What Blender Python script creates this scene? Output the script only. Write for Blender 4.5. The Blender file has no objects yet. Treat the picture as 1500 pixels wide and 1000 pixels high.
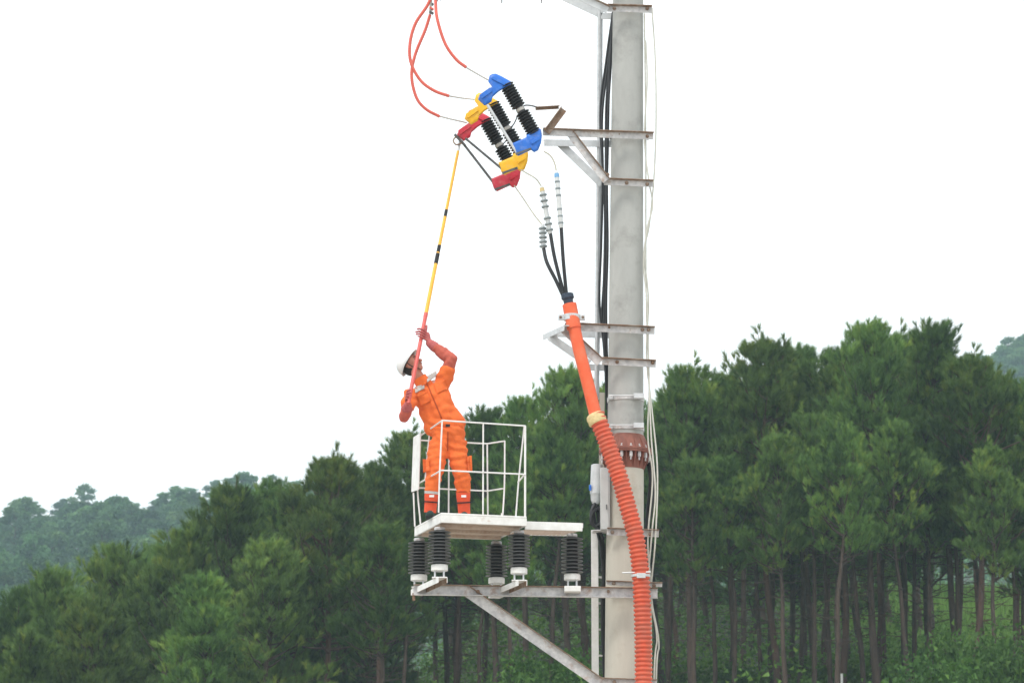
import bpy, math, random
import numpy as np
from mathutils import Vector, Matrix
from mathutils.bvhtree import BVHTree

random.seed(7)
rng = np.random.default_rng(11)
scene = bpy.context.scene
COL = scene.collection
R = math.radians

# ------------------------------------------------------------------ camera
PITCH = R(12.0); FPX = 4200.0; CAMZ = 1.6
cam_d = bpy.data.cameras.new('camera'); cam = bpy.data.objects.new('camera', cam_d)
COL.objects.link(cam); scene.camera = cam
cam.location = (0, 0, CAMZ); cam.rotation_euler = (R(90) + PITCH, 0, 0)
cam_d.sensor_width = 36; cam_d.lens = FPX / 1500 * 36
cam_d.dof.use_dof = True; cam_d.dof.focus_distance = 30.0; cam_d.dof.aperture_fstop = 5.6
cam_d.clip_start = 0.1; cam_d.clip_end = 6000

# ------------------------------------------------------------------ overcast sky and weak sun
SUN_EL, SUN_AZ = R(58), R(215)
world = bpy.data.worlds.new('World'); scene.world = world; world.use_nodes = True
nt = world.node_tree; nt.nodes.clear()
out = nt.nodes.new('ShaderNodeOutputWorld'); bg = nt.nodes.new('ShaderNodeBackground')
sky = nt.nodes.new('ShaderNodeTexSky'); sky.sky_type = 'NISHITA'; sky.sun_disc = False
sky.sun_elevation = SUN_EL; sky.sun_rotation = SUN_AZ; sky.dust_density = 3.0
mx = nt.nodes.new('ShaderNodeMix'); mx.data_type = 'RGBA'; mx.inputs[0].default_value = 0.9
mx.inputs[7].default_value = (10.6, 10.7, 10.8, 1)          # even white cloud deck
nt.links.new(sky.outputs[0], mx.inputs[6]); nt.links.new(mx.outputs[2], bg.inputs[0])
bg.inputs[1].default_value = 0.12
nt.links.new(bg.outputs[0], out.inputs[0])
sun_d = bpy.data.lights.new('sun', 'SUN'); sun_d.energy = 1.5; sun_d.angle = R(12); sun_d.color = (1, 0.96, 0.9)
sun = bpy.data.objects.new('sun', sun_d); COL.objects.link(sun)
sd = Vector((math.sin(SUN_AZ) * math.cos(SUN_EL), math.cos(SUN_AZ) * math.cos(SUN_EL), math.sin(SUN_EL)))
sun.rotation_euler = sd.to_track_quat('Z', 'Y').to_euler()
scene.view_settings.view_transform = 'Standard'; scene.view_settings.look = 'None'
scene.view_settings.gamma = 1; scene.view_settings.use_curve_mapping = False
scene.view_settings.exposure = 0.35
try:
    scene.cycles.max_bounces = 8; scene.cycles.volume_bounces = 1; scene.cycles.transparent_max_bounces = 8
except Exception: pass

# ------------------------------------------------------------------ helpers
def at(px, py, Y):
    """point seen at photo pixel (px, py) standing at world distance Y"""
    a = (px - 750) / FPX; u = (500 - py) / FPX
    dy = math.cos(PITCH) - u * math.sin(PITCH); dz = math.sin(PITCH) + u * math.cos(PITCH)
    return Vector((a * Y / dy, Y, CAMZ + dz * Y / dy))

def V(*a): return Vector(a)

def tag(o, label=None, cat=None, group=None, kind=None):
    if label: o['label'] = label
    if cat: o['category'] = cat
    if group: o['group'] = group
    if kind: o['kind'] = kind
    return o

def empty(name, loc, label, cat, group=None):
    o = bpy.data.objects.new(name, None); COL.objects.link(o); o.location = loc
    o.empty_display_size = 0.2
    return tag(o, label, cat, group)

def root_loc(p):
    v = Vector((0, 0, 0))
    while p is not None:
        v += p.location; p = p.parent
    return v

def catmull(pts, n=8):
    P = [Vector(p) for p in pts]
    if len(P) < 3: return P
    P = [P[0] * 2 - P[1]] + P + [P[-1] * 2 - P[-2]]
    o = []
    for i in range(1, len(P) - 2):
        for k in range(n):
            t = k / n; a, b, c, d = P[i - 1], P[i], P[i + 1], P[i + 2]
            o.append(0.5 * ((2 * b) + (c - a) * t + (2 * a - 5 * b + 4 * c - d) * t * t + (3 * b - a - 3 * c + d) * t ** 3))
    o.append(P[-2]); return o

class MB:
    def __init__(s): s.v = []; s.f = []; s.m = []
    def add(s, vs, fs, m=0):
        b = len(s.v); s.v += [Vector(x) for x in vs]
        for f in fs: s.f.append([b + i for i in f]); s.m.append(m)
        return s
    def box(s, c, size, rot=None, m=0):
        c = Vector(c); hx, hy, hz = [k / 2 for k in size]; vs = []
        for x in (-hx, hx):
            for y in (-hy, hy):
                for z in (-hz, hz):
                    p = Vector((x, y, z)); vs.append(c + (rot @ p if rot else p))
        return s.add(vs, [(0, 1, 3, 2), (4, 6, 7, 5), (0, 4, 5, 1), (2, 3, 7, 6), (0, 2, 6, 4), (1, 5, 7, 3)], m)
    def bar(s, p0, p1, w, h, m=0):
        """box from p0 to p1; w, h are full-width vectors"""
        p0, p1, w, h = Vector(p0), Vector(p1), Vector(w) / 2, Vector(h) / 2
        vs = [p + a * w + b * h for p in (p0, p1) for a in (-1, 1) for b in (-1, 1)]
        return s.add(vs, [(0, 1, 3, 2), (4, 6, 7, 5), (0, 4, 5, 1), (2, 3, 7, 6), (0, 2, 6, 4), (1, 5, 7, 3)], m)
    def tube(s, pts, r, n=10, caps=True, m=0):
        P = [Vector(p) for p in pts]; k = len(P)
        rr = r if isinstance(r, (list, tuple)) else [r] * k
        t = (P[1] - P[0]).normalized(); x = t.orthogonal().normalized(); vs = []
        for i in range(k):
            t2 = (P[min(i + 1, k - 1)] - P[max(i - 1, 0)]).normalized()
            x = (x - t2 * x.dot(t2)).normalized(); y = t2.cross(x)
            for j in range(n):
                a = 2 * math.pi * j / n
                vs.append(P[i] + (x * math.cos(a) + y * math.sin(a)) * rr[i])
        fs = [(i * n + j, i * n + (j + 1) % n, (i + 1) * n + (j + 1) % n, (i + 1) * n + j) for i in range(k - 1) for j in range(n)]
        if caps: fs += [tuple(range(n))[::-1], tuple((k - 1) * n + j for j in range(n))]
        return s.add(vs, fs, m)
    def lathe(s, p0, p1, prof, n=20, m=0):
        """prof: (t along the axis, radius)"""
        p0, p1 = Vector(p0), Vector(p1); d = p1 - p0
        ax = d.normalized(); x = ax.orthogonal().normalized(); y = ax.cross(x); vs = []
        for t, r in prof:
            for j in range(n):
                a = 2 * math.pi * j / n
                vs.append(p0 + d * t + (x * math.cos(a) + y * math.sin(a)) * max(r, 1e-4))
        k = len(prof)
        fs = [(i * n + j, i * n + (j + 1) % n, (i + 1) * n + (j + 1) % n, (i + 1) * n + j) for i in range(k - 1) for j in range(n)]
        fs += [tuple(range(n))[::-1], tuple((k - 1) * n + j for j in range(n))]
        return s.add(vs, fs, m)
    def sweep(s, prof, p0, p1, a, b, mats=None):
        """closed 2-D profile (in directions a, b) swept from p0 to p1"""
        p0, p1, a, b = Vector(p0), Vector(p1), Vector(a), Vector(b); n = len(prof)
        vs = [p + a * u + b * w for p in (p0, p1) for u, w in prof]
        for i in range(n):
            j = (i + 1) % n
            s.add([vs[i], vs[j], vs[n + j], vs[n + i]], [(0, 1, 2, 3)], mats[i] if mats else 0)
        s.add(vs[:n], [tuple(range(n))[::-1]], 0); s.add(vs[n:], [tuple(range(n))], 0)
        return s
    def angle(s, p0, p1, down, outw, a=0.075, b=0.065, t=0.008):
        d = (Vector(p1) - Vector(p0)).normalized(); down = Vector(down); down = (down - d * down.dot(d)).normalized()
        outw = Vector(outw); outw = outw - d * outw.dot(d); outw = (outw - down * outw.dot(down)).normalized()
        return s.sweep([(0, 0), (0, b), (t, b), (t, t), (a, t), (a, 0)], p0, p1, down, outw, [1, 1, 1, 0, 0, 0])
    def build(s, name, mats, parent=None, bevel=0, sharp=35, fix=True):
        off = root_loc(parent)
        me = bpy.data.meshes.new(name)
        me.from_pydata([tuple(v - off) for v in s.v], [], s.f); me.update()
        if not isinstance(mats, (list, tuple)): mats = [mats]
        for m in mats: me.materials.append(m)
        me.polygons.foreach_set('material_index', [min(i, len(mats) - 1) for i in s.m])
        if fix:
            import bmesh
            bm = bmesh.new(); bm.from_mesh(me)
            bmesh.ops.remove_doubles(bm, verts=bm.verts, dist=1e-5)
            bmesh.ops.recalc_face_normals(bm, faces=bm.faces); bm.to_mesh(me); bm.free()
        me.polygons.foreach_set('use_smooth', [True] * len(me.polygons))
        me.set_sharp_from_angle(angle=R(sharp))
        o = bpy.data.objects.new(name, me); COL.objects.link(o); o.parent = parent
        if bevel:
            b = o.modifiers.new('bevel', 'BEVEL'); b.width = bevel; b.segments = 2; b.limit_method = 'ANGLE'
        return o

def copy_tree(o, parent=None):
    c = o.copy(); COL.objects.link(c); c.parent = parent
    for ch in list(o.children): copy_tree(ch, c)
    return c

# ------------------------------------------------------------------ materials
def mat(name, c1, c2=None, scale=8, rough=0.6, metal=0, bump=0, bscale=None, rust=None, rust_amt=0.0, streak=1, ior=1.45, dist=0.005, thr=(0.45, 0.62), rscale=9):
    m = bpy.data.materials.new(name); m.use_nodes = True; n = m.node_tree; b = n.nodes['Principled BSDF']
    tc = n.nodes.new('ShaderNodeTexCoord'); mp = n.nodes.new('ShaderNodeMapping')
    n.links.new(tc.outputs['Object'], mp.inputs[0]); mp.inputs['Scale'].default_value = (1, 1, 1 / streak)
    c2 = c2 or tuple(k * 0.75 for k in c1)
    ns = n.nodes.new('ShaderNodeTexNoise'); ns.inputs['Scale'].default_value = scale; ns.inputs['Detail'].default_value = 6
    ns.inputs['Roughness'].default_value = 0.65
    n.links.new(mp.outputs[0], ns.inputs[0])
    rp = n.nodes.new('ShaderNodeValToRGB'); rp.color_ramp.elements[0].position = 0.32; rp.color_ramp.elements[1].position = 0.68
    rp.color_ramp.elements[0].color = (*c2, 1); rp.color_ramp.elements[1].color = (*c1, 1)
    n.links.new(ns.outputs[0], rp.inputs[0]); last = rp.outputs[0]
    if rust:
        n2 = n.nodes.new('ShaderNodeTexNoise'); n2.inputs['Scale'].default_value = rscale; n2.inputs['Detail'].default_value = 8
        n2.inputs['Roughness'].default_value = 0.7
        n.links.new(tc.outputs['Object'], n2.inputs[0])
        r2 = n.nodes.new('ShaderNodeValToRGB'); r2.color_ramp.elements[0].position = thr[0]; r2.color_ramp.elements[1].position = thr[1]
        n.links.new(n2.outputs[0], r2.inputs[0])
        mu = n.nodes.new('ShaderNodeMath'); mu.operation = 'MULTIPLY'; mu.inputs[1].default_value = rust_amt
        n.links.new(r2.outputs[0], mu.inputs[0])
        mxx = n.nodes.new('ShaderNodeMix'); mxx.data_type = 'RGBA'; mxx.inputs[7].default_value = (*rust, 1)
        n.links.new(mu.outputs[0], mxx.inputs[0]); n.links.new(last, mxx.inputs[6]); last = mxx.outputs[2]
    n.links.new(last, b.inputs['Base Color'])
    b.inputs['Roughness'].default_value = rough; b.inputs['Metallic'].default_value = metal; b.inputs['IOR'].default_value = ior
    if bump:
        nb = n.nodes.new('ShaderNodeTexNoise'); nb.inputs['Scale'].default_value = bscale or scale * 6; nb.inputs['Detail'].default_value = 5
        n.links.new(mp.outputs[0], nb.inputs[0])
        bp = n.nodes.new('ShaderNodeBump'); bp.inputs['Strength'].default_value = bump; bp.inputs['Distance'].default_value = dist
        n.links.new(nb.outputs[0], bp.inputs['Height']); n.links.new(bp.outputs[0], b.inputs['Normal'])
    return m

def leaf_mat(name, dark, light, tip, trans=0.25):
    m = bpy.data.materials.new(name); m.use_nodes = True; n = m.node_tree; b = n.nodes['Principled BSDF']
    a = n.nodes.new('ShaderNodeAttribute'); a.attribute_name = 'tone'
    oi = n.nodes.new('ShaderNodeObjectInfo')
    r = n.nodes.new('ShaderNodeValToRGB'); r.color_ramp.elements[0].color = (*dark, 1); r.color_ramp.elements[1].color = (*tip, 1)
    e = r.color_ramp.elements.new(0.6); e.color = (*light, 1)
    n.links.new(a.outputs['Fac'], r.inputs[0])
    hs = n.nodes.new('ShaderNodeHueSaturation'); n.links.new(r.outputs[0], hs.inputs['Color'])
    mr = n.nodes.new('ShaderNodeMapRange'); mr.inputs[3].default_value = 0.7; mr.inputs[4].default_value = 1.3
    n.links.new(oi.outputs['Random'], mr.inputs[0]); n.links.new(mr.outputs[0], hs.inputs['Value'])
    mr2 = n.nodes.new('ShaderNodeMapRange'); mr2.inputs[3].default_value = 0.492; mr2.inputs[4].default_value = 0.514
    wn = n.nodes.new('ShaderNodeTexWhiteNoise'); wn.noise_dimensions = '1D'; n.links.new(oi.outputs['Random'], wn.inputs['W'])
    n.links.new(wn.outputs[0], mr2.inputs[0]); n.links.new(mr2.outputs[0], hs.inputs['Hue'])
    n.links.new(hs.outputs[0], b.inputs['Base Color']); b.inputs['Roughness'].default_value = 0.6
    b.inputs['Specular IOR Level'].default_value = 0.25
    tr = n.nodes.new('ShaderNodeBsdfTranslucent'); n.links.new(hs.outputs[0], tr.inputs[0])
    ms = n.nodes.new('ShaderNodeMixShader'); ms.inputs[0].default_value = trans
    o = n.nodes['Material Output']
    n.links.new(b.outputs[0], ms.inputs[1]); n.links.new(tr.outputs[0], ms.inputs[2]); n.links.new(ms.outputs[0], o.inputs[0])
    return m

M = {}
M['concrete'] = mat('grey_concrete', (0.44, 0.445, 0.425), (0.34, 0.345, 0.33), 2.8, 0.9, bump=0.25, bscale=60, rust=(0.25, 0.25, 0.235), rust_amt=0.65, streak=3, thr=(0.52, 0.7), rscale=3.5)
M['lower_paint'] = mat('cream_painted_pole', (0.56, 0.53, 0.46), (0.44, 0.42, 0.36), 2.5, 0.75, bump=0.15, bscale=50, rust=(0.33, 0.27, 0.2), rust_amt=0.5, streak=6, thr=(0.55, 0.75), rscale=4)
M['galv'] = mat('weathered_galvanised_steel', (0.66, 0.65, 0.64), (0.40, 0.40, 0.41), 15, 0.55, 0.15, bump=0.15, bscale=40, rust=(0.30, 0.17, 0.10), rust_amt=0.7, thr=(0.55, 0.68), rscale=7)
M['galv_clean'] = mat('pale_galvanised_steel', (0.62, 0.64, 0.65), (0.48, 0.5, 0.51), 12, 0.45, 0.2, bump=0.1)
M['rust'] = mat('rusty_steel', (0.27, 0.17, 0.11), (0.16, 0.095, 0.06), 14, 0.85, bump=0.4, rust=(0.42, 0.38, 0.33), rust_amt=0.5)
M['oxide'] = mat('red_oxide_flange', (0.30, 0.115, 0.08), (0.17, 0.065, 0.05), 12, 0.75, bump=0.3, rust=(0.48, 0.4, 0.36), rust_amt=0.45, streak=4, thr=(0.58, 0.72))
M['white'] = mat('white_enamel', (0.80, 0.80, 0.78), (0.66, 0.65, 0.62), 9, 0.45, bump=0.12, rust=(0.46, 0.31, 0.2), rust_amt=0.55, thr=(0.60, 0.74), rscale=11)
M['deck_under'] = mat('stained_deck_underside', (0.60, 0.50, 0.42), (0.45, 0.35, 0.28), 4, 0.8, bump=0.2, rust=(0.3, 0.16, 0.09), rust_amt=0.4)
M['porcelain'] = mat('black_porcelain', (0.012, 0.011, 0.013), (0.008, 0.008, 0.009), 6, 0.32)
M['shed_rim'] = mat('glaze_highlight_rim', (0.30, 0.30, 0.31), (0.18, 0.18, 0.18), 20, 0.4)  # pale rim colour paints the glaze highlight on the black sheds
M['silicone'] = mat('dark_silicone_shed', (0.028, 0.027, 0.03), (0.015, 0.015, 0.017), 10, 0.45)
M['blue'] = mat('blue_plastic', (0.015, 0.16, 0.62), (0.012, 0.12, 0.5), 10, 0.4, bump=0.1, bscale=25, rust=(0.45, 0.42, 0.38), rust_amt=0.28, thr=(0.5, 0.75), rscale=14)
M['yellow'] = mat('yellow_plastic', (0.92, 0.52, 0.012), (0.85, 0.44, 0.01), 10, 0.4, bump=0.1, bscale=25, rust=(0.45, 0.42, 0.38), rust_amt=0.28, thr=(0.5, 0.75), rscale=14)
M['red'] = mat('red_plastic', (0.62, 0.03, 0.06), (0.5, 0.02, 0.045), 10, 0.4, bump=0.1, bscale=25, rust=(0.45, 0.42, 0.38), rust_amt=0.28, thr=(0.5, 0.75), rscale=14)
M['redcable'] = mat('faded_red_cable', (0.68, 0.13, 0.09), (0.58, 0.10, 0.07), 12, 0.5)
M['bare'] = mat('bare_aluminium_wire', (0.50, 0.48, 0.44), (0.36, 0.34, 0.31), 40, 0.4, 0.5)
M['bare_thin'] = mat('thin_pale_wire', (0.5, 0.47, 0.36), (0.4, 0.37, 0.28), 40, 0.5)
M['blackcable'] = mat('black_cable', (0.022, 0.023, 0.027), (0.014, 0.014, 0.016), 10, 0.5)
M['whitewire'] = mat('off_white_wire', (0.58, 0.58, 0.52), (0.46, 0.46, 0.4), 12, 0.5)
M['boot'] = mat('navy_rubber_boot', (0.03, 0.045, 0.075), (0.02, 0.03, 0.05), 10, 0.5)
M['orange_pipe'] = mat('orange_plastic_pipe', (0.80, 0.13, 0.04), (0.70, 0.105, 0.035), 5, 0.5, bump=0.1, rust=(0.5, 0.2, 0.12), rust_amt=0.45, thr=(0.45, 0.7), rscale=5)
M['orange_hose'] = mat('orange_corrugated_hose', (0.70, 0.11, 0.045), (0.54, 0.08, 0.04), 5, 0.6, rust=(0.34, 0.17, 0.12), rust_amt=0.55, thr=(0.4, 0.7), rscale=6)
M['tape'] = mat('cream_tape', (0.72, 0.58, 0.30), (0.55, 0.42, 0.2), 30, 0.7, bump=0.5)
M['sleeve'] = mat('grey_termination_sleeve', (0.30, 0.34, 0.35), (0.20, 0.23, 0.24), 14, 0.5)
M['sleeve_white'] = mat('white_termination_band', (0.66, 0.68, 0.68), (0.56, 0.58, 0.58), 14, 0.5)
M['lightblue'] = mat('light_blue_band', (0.2, 0.45, 0.75), None, 14, 0.5)
M['dark_metal'] = mat('dark_steel', (0.14, 0.14, 0.14), (0.08, 0.08, 0.08), 14, 0.5, 0.4)
M['grey_box'] = mat('grey_cabinet_paint', (0.52, 0.53, 0.52), (0.43, 0.44, 0.43), 6, 0.5, rust=(0.3, 0.2, 0.14), rust_amt=0.3, thr=(0.62, 0.74))
M['orange_cloth'] = mat('orange_cotton', (0.82, 0.170, 0.034), (0.68, 0.125, 0.026), 9, 0.9, bump=0.55, bscale=22, dist=0.02)
M['orange_dark'] = mat('orange_red_gaiter', (0.74, 0.09, 0.03), (0.6, 0.07, 0.025), 9, 0.85, bump=0.4, bscale=30)
M['seam'] = mat('dark_orange_seam', (0.45, 0.07, 0.015), None, 9, 0.9)  # darker orange for zip flap, fly seam and one ankle band
M['reflect'] = mat('grey_reflective_tape', (0.52, 0.50, 0.47), (0.38, 0.36, 0.34), 40, 0.4)
M['skin'] = mat('sun_reddened_skin', (0.50, 0.22, 0.15), (0.40, 0.16, 0.11), 14, 0.55, bump=0.15)
M['glove'] = mat('dusty_pink_work_glove', (0.48, 0.12, 0.115), (0.34, 0.075, 0.075), 25, 0.85, bump=0.5, bscale=90)
M['helmet'] = mat('white_helmet_shell', (0.76, 0.76, 0.76), (0.70, 0.70, 0.70), 5, 0.3)
M['strap'] = mat('black_strap', (0.02, 0.02, 0.022), None, 9, 0.8)
M['hair'] = mat('black_hair', (0.012, 0.011, 0.01), None, 60, 0.6, bump=0.6)
M['eye'] = mat('dark_eye', (0.02, 0.015, 0.012), None, 9, 0.3)
M['lip'] = mat('brown_lip', (0.22, 0.07, 0.06), None, 9, 0.6)
M['shoe'] = mat('dark_green_canvas_boot', (0.03, 0.055, 0.045), (0.02, 0.035, 0.03), 12, 0.85, bump=0.4)
M['sole'] = mat('black_rubber_sole', (0.02, 0.02, 0.02), None, 9, 0.8)
M['stick_red'] = mat('red_fibreglass', (0.62, 0.10, 0.085), (0.54, 0.085, 0.07), 6, 0.35)
M['stick_yellow'] = mat('yellow_fibreglass', (0.84, 0.45, 0.03), (0.74, 0.36, 0.03), 6, 0.35)
M['bark'] = mat('pine_bark', (0.105, 0.072, 0.055), (0.042, 0.030, 0.025), 5, 0.95, bump=0.9, bscale=16, streak=4, dist=0.03)
M['bark_red'] = mat('reddish_pine_bark', (0.135, 0.078, 0.058), (0.06, 0.036, 0.03), 5, 0.95, bump=0.9, bscale=16, streak=4, dist=0.03)
M['needles'] = leaf_mat('pine_needles', (0.042, 0.082, 0.026), (0.145, 0.250, 0.058), (0.25, 0.33, 0.06), 0.38)
M['far_leaf'] = leaf_mat('far_pine_foliage', (0.025, 0.07, 0.03), (0.08, 0.175, 0.06), (0.14, 0.23, 0.07), 0.2)
M['bush_leaf'] = leaf_mat('bush_leaves', (0.045, 0.10, 0.02), (0.10, 0.20, 0.032), (0.19, 0.29, 0.045), 0.35)
M['grass'] = leaf_mat('field_grass', (0.08, 0.15, 0.025), (0.14, 0.24, 0.04), (0.22, 0.29, 0.07), 0.3)
M['ground'] = mat('grassy_soil', (0.03, 0.045, 0.018), (0.03, 0.028, 0.018), 0.35, 1.0, bump=0.5, bscale=6, rust=(0.045, 0.07, 0.022), rust_amt=0.8, rscale=0.15, dist=0.1)

def bounce_earth(m):
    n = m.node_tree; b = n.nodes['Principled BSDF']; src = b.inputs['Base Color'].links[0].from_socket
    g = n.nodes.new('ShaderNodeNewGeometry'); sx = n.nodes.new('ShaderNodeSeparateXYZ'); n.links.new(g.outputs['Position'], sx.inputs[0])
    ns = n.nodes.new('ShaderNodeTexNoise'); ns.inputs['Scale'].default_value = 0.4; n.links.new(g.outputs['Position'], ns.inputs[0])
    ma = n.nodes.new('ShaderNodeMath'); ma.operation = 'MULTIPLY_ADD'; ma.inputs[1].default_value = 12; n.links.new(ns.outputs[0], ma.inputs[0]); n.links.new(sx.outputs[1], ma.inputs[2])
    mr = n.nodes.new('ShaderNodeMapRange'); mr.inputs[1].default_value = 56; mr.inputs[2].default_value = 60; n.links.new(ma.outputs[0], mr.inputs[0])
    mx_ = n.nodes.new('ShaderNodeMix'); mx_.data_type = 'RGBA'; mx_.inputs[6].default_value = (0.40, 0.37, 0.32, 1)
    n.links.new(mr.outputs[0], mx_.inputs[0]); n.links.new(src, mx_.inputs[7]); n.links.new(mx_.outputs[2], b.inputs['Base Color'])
bounce_earth(M['ground'])          # unseen pale earth added round the pole to bounce light upward, grass beyond

# ------------------------------------------------------------------ terrain
def z_at(py, Y): return CAMZ + Y * math.tan(PITCH - math.atan((py - 500) / FPX))
RX = [-400, 0, 120, 320, 430, 900, 1250, 1400, 1480, 1900]
RY = [885, 838, 828, 800, 788, 755, 715, 652, 588, 560]
def ground_z(x, y):
    x = np.asarray(x, float); y = np.asarray(y, float)
    YS = [-400, 45, 85, 110, 150, 200, 260]
    gr = np.interp(y, YS, [0, 0, 8.0, 12.0, 20, 22, 26]); gl = np.interp(y, YS, [0, -2, 0, 2, 6, 12, 22])
    k = np.clip((x + 16) / 18, 0, 1); k = k * k * (3 - 2 * k)
    near = gl + (gr - gl) * k
    px = 750 + x / 600.0 * FPX * 0.98
    rz = CAMZ + 600 * np.tan(PITCH - np.arctan((np.interp(px, RX, RY) - 500) / FPX)) - 1
    f = np.clip((y - 260) / 340, 0, 1); f = f * f * (3 - 2 * f) * 0.6 + f * 0.4
    z = near + (rz - near) * f
    z -= np.clip((y - 620) / 800, 0, 1) * 45
    z += 0.25 * np.sin(x * 0.35 + 1) * np.sin(y * 0.27) * np.clip((y - 50) / 30, 0, 1) + 2.2 * np.sin(x * 0.04 + 2) * np.sin(y * 0.03) * np.clip((y - 180) / 60, 0, 1)
    return z

def mesh_np(name, verts, faces, mat_, parent=None, tone=None, smooth=False, loc=None):
    me = bpy.data.meshes.new(name); nv = len(verts); nf = len(faces); k = faces.shape[1]
    me.vertices.add(nv); me.vertices.foreach_set('co', np.ascontiguousarray(verts, dtype=np.float32).ravel())
    me.loops.add(nf * k); me.loops.foreach_set('vertex_index', np.ascontiguousarray(faces, dtype=np.int32).ravel())
    me.polygons.add(nf); me.polygons.foreach_set('loop_start', np.arange(0, nf * k, k, dtype=np.int32))
    me.update(calc_edges=True)
    if smooth: me.polygons.foreach_set('use_smooth', [True] * nf)
    if tone is not None:
        a = me.attributes.new('tone', 'FLOAT', 'POINT'); a.data.foreach_set('value', np.ascontiguousarray(tone, dtype=np.float32))
    me.materials.append(mat_)
    o = bpy.data.objects.new(name, me); COL.objects.link(o); o.parent = parent
    if loc is not None: o.location = loc
    return o

xs = np.unique(np.concatenate([np.linspace(-900, -110, 50), np.linspace(-110, 110, 131), np.linspace(110, 900, 50)]))
ys = np.unique(np.concatenate([np.linspace(-150, 40, 10), np.linspace(40, 160, 81), np.linspace(160, 630, 131), np.linspace(630, 1490, 24)]))
gx, gy = np.meshgrid(xs, ys); gz = ground_z(gx, gy)
gv = np.stack([gx, gy, gz], -1).reshape(-1, 3); W_ = len(xs)
ii = (np.arange(len(ys) - 1)[:, None] * W_ + np.arange(W_ - 1)[None]).ravel()
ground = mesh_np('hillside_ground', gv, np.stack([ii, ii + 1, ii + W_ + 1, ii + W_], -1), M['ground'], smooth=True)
tag(ground, 'ground with unseen pale earth added round the pole to bounce light, turning to grassy hillside under the pine wood', kind='structure')

# ------------------------------------------------------------------ haze over the hills
hb = MB().box((0, 670, 75), (1840, 1680, 190)).build('haze', [], None)
hm = bpy.data.materials.new('haze'); hm.use_nodes = True; hn = hm.node_tree; hn.nodes.clear()
ho = hn.nodes.new('ShaderNodeOutputMaterial'); hv = hn.nodes.new('ShaderNodeVolumePrincipled')
hv.inputs['Color'].default_value = (0.62, 0.86, 0.95, 1); hv.inputs['Density'].default_value = 0.00048
hn.links.new(hv.outputs[0], ho.inputs['Volume']); hb.data.materials.append(hm)
tag(hb, 'pale haze hanging over the wooded hills', kind='stuff')

# ------------------------------------------------------------------ pines
def needles(P, D, L, n, rg, length=0.25, width=0.021):
    """P: shoot base, D: shoot direction, L: shoot length -> needle triangles"""
    k = len(P); t = rg.random((k, n, 1)) ** 0.8
    base = P[:, None] + D[:, None] * L[:, None, None] * t
    rnd = rg.normal(size=(k, n, 3)); rnd /= np.linalg.norm(rnd, axis=2, keepdims=True)
    d = D[:, None] * (0.8 + 0.5 * t) + rnd * 0.62; d /= np.linalg.norm(d, axis=2, keepdims=True)
    ln = length * (0.7 + 0.5 * rg.random((k, n, 1)))
    s = np.cross(d, rg.normal(size=(k, n, 3))); s /= np.linalg.norm(s, axis=2, keepdims=True) + 1e-9
    s *= width * 0.5
    tri = np.stack([base - s, base + s, base + d * ln], 2)
    return tri.reshape(-1, 3)

def tubes_np(paths, sides=6):
    V_, F_ = [], []; b = 0
    for pts, rr in paths:
        pts = np.asarray(pts, float); k = len(pts)
        t = np.gradient(pts, axis=0); t /= np.linalg.norm(t, axis=1, keepdims=True) + 1e-9
        ref = np.array([0.31, 0.2, 0.93]) if abs(t[0][2]) < 0.8 else np.array([1.0, 0.1, 0])
        x = np.cross(t, ref); x /= np.linalg.norm(x, axis=1, keepdims=True) + 1e-9; y = np.cross(t, x)
        n = sides if rr[0] > 0.05 else 4
        a = np.linspace(0, 2 * np.pi, n, endpoint=False)
        ring = pts[:, None] + (x[:, None] * np.cos(a)[None, :, None] + y[:, None] * np.sin(a)[None, :, None]) * np.asarray(rr)[:, None, None]
        V_.append(ring.reshape(-1, 3)); i = (np.arange(k - 1)[:, None] * n); j = np.arange(n)[None]; j2 = (j + 1) % n
        F_.append(np.stack([b + i + j, b + i + j2, b + i + n + j2, b + i + n + j], -1).reshape(-1, 4)); b += k * n
    return np.concatenate(V_), np.concatenate(F_)

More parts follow.
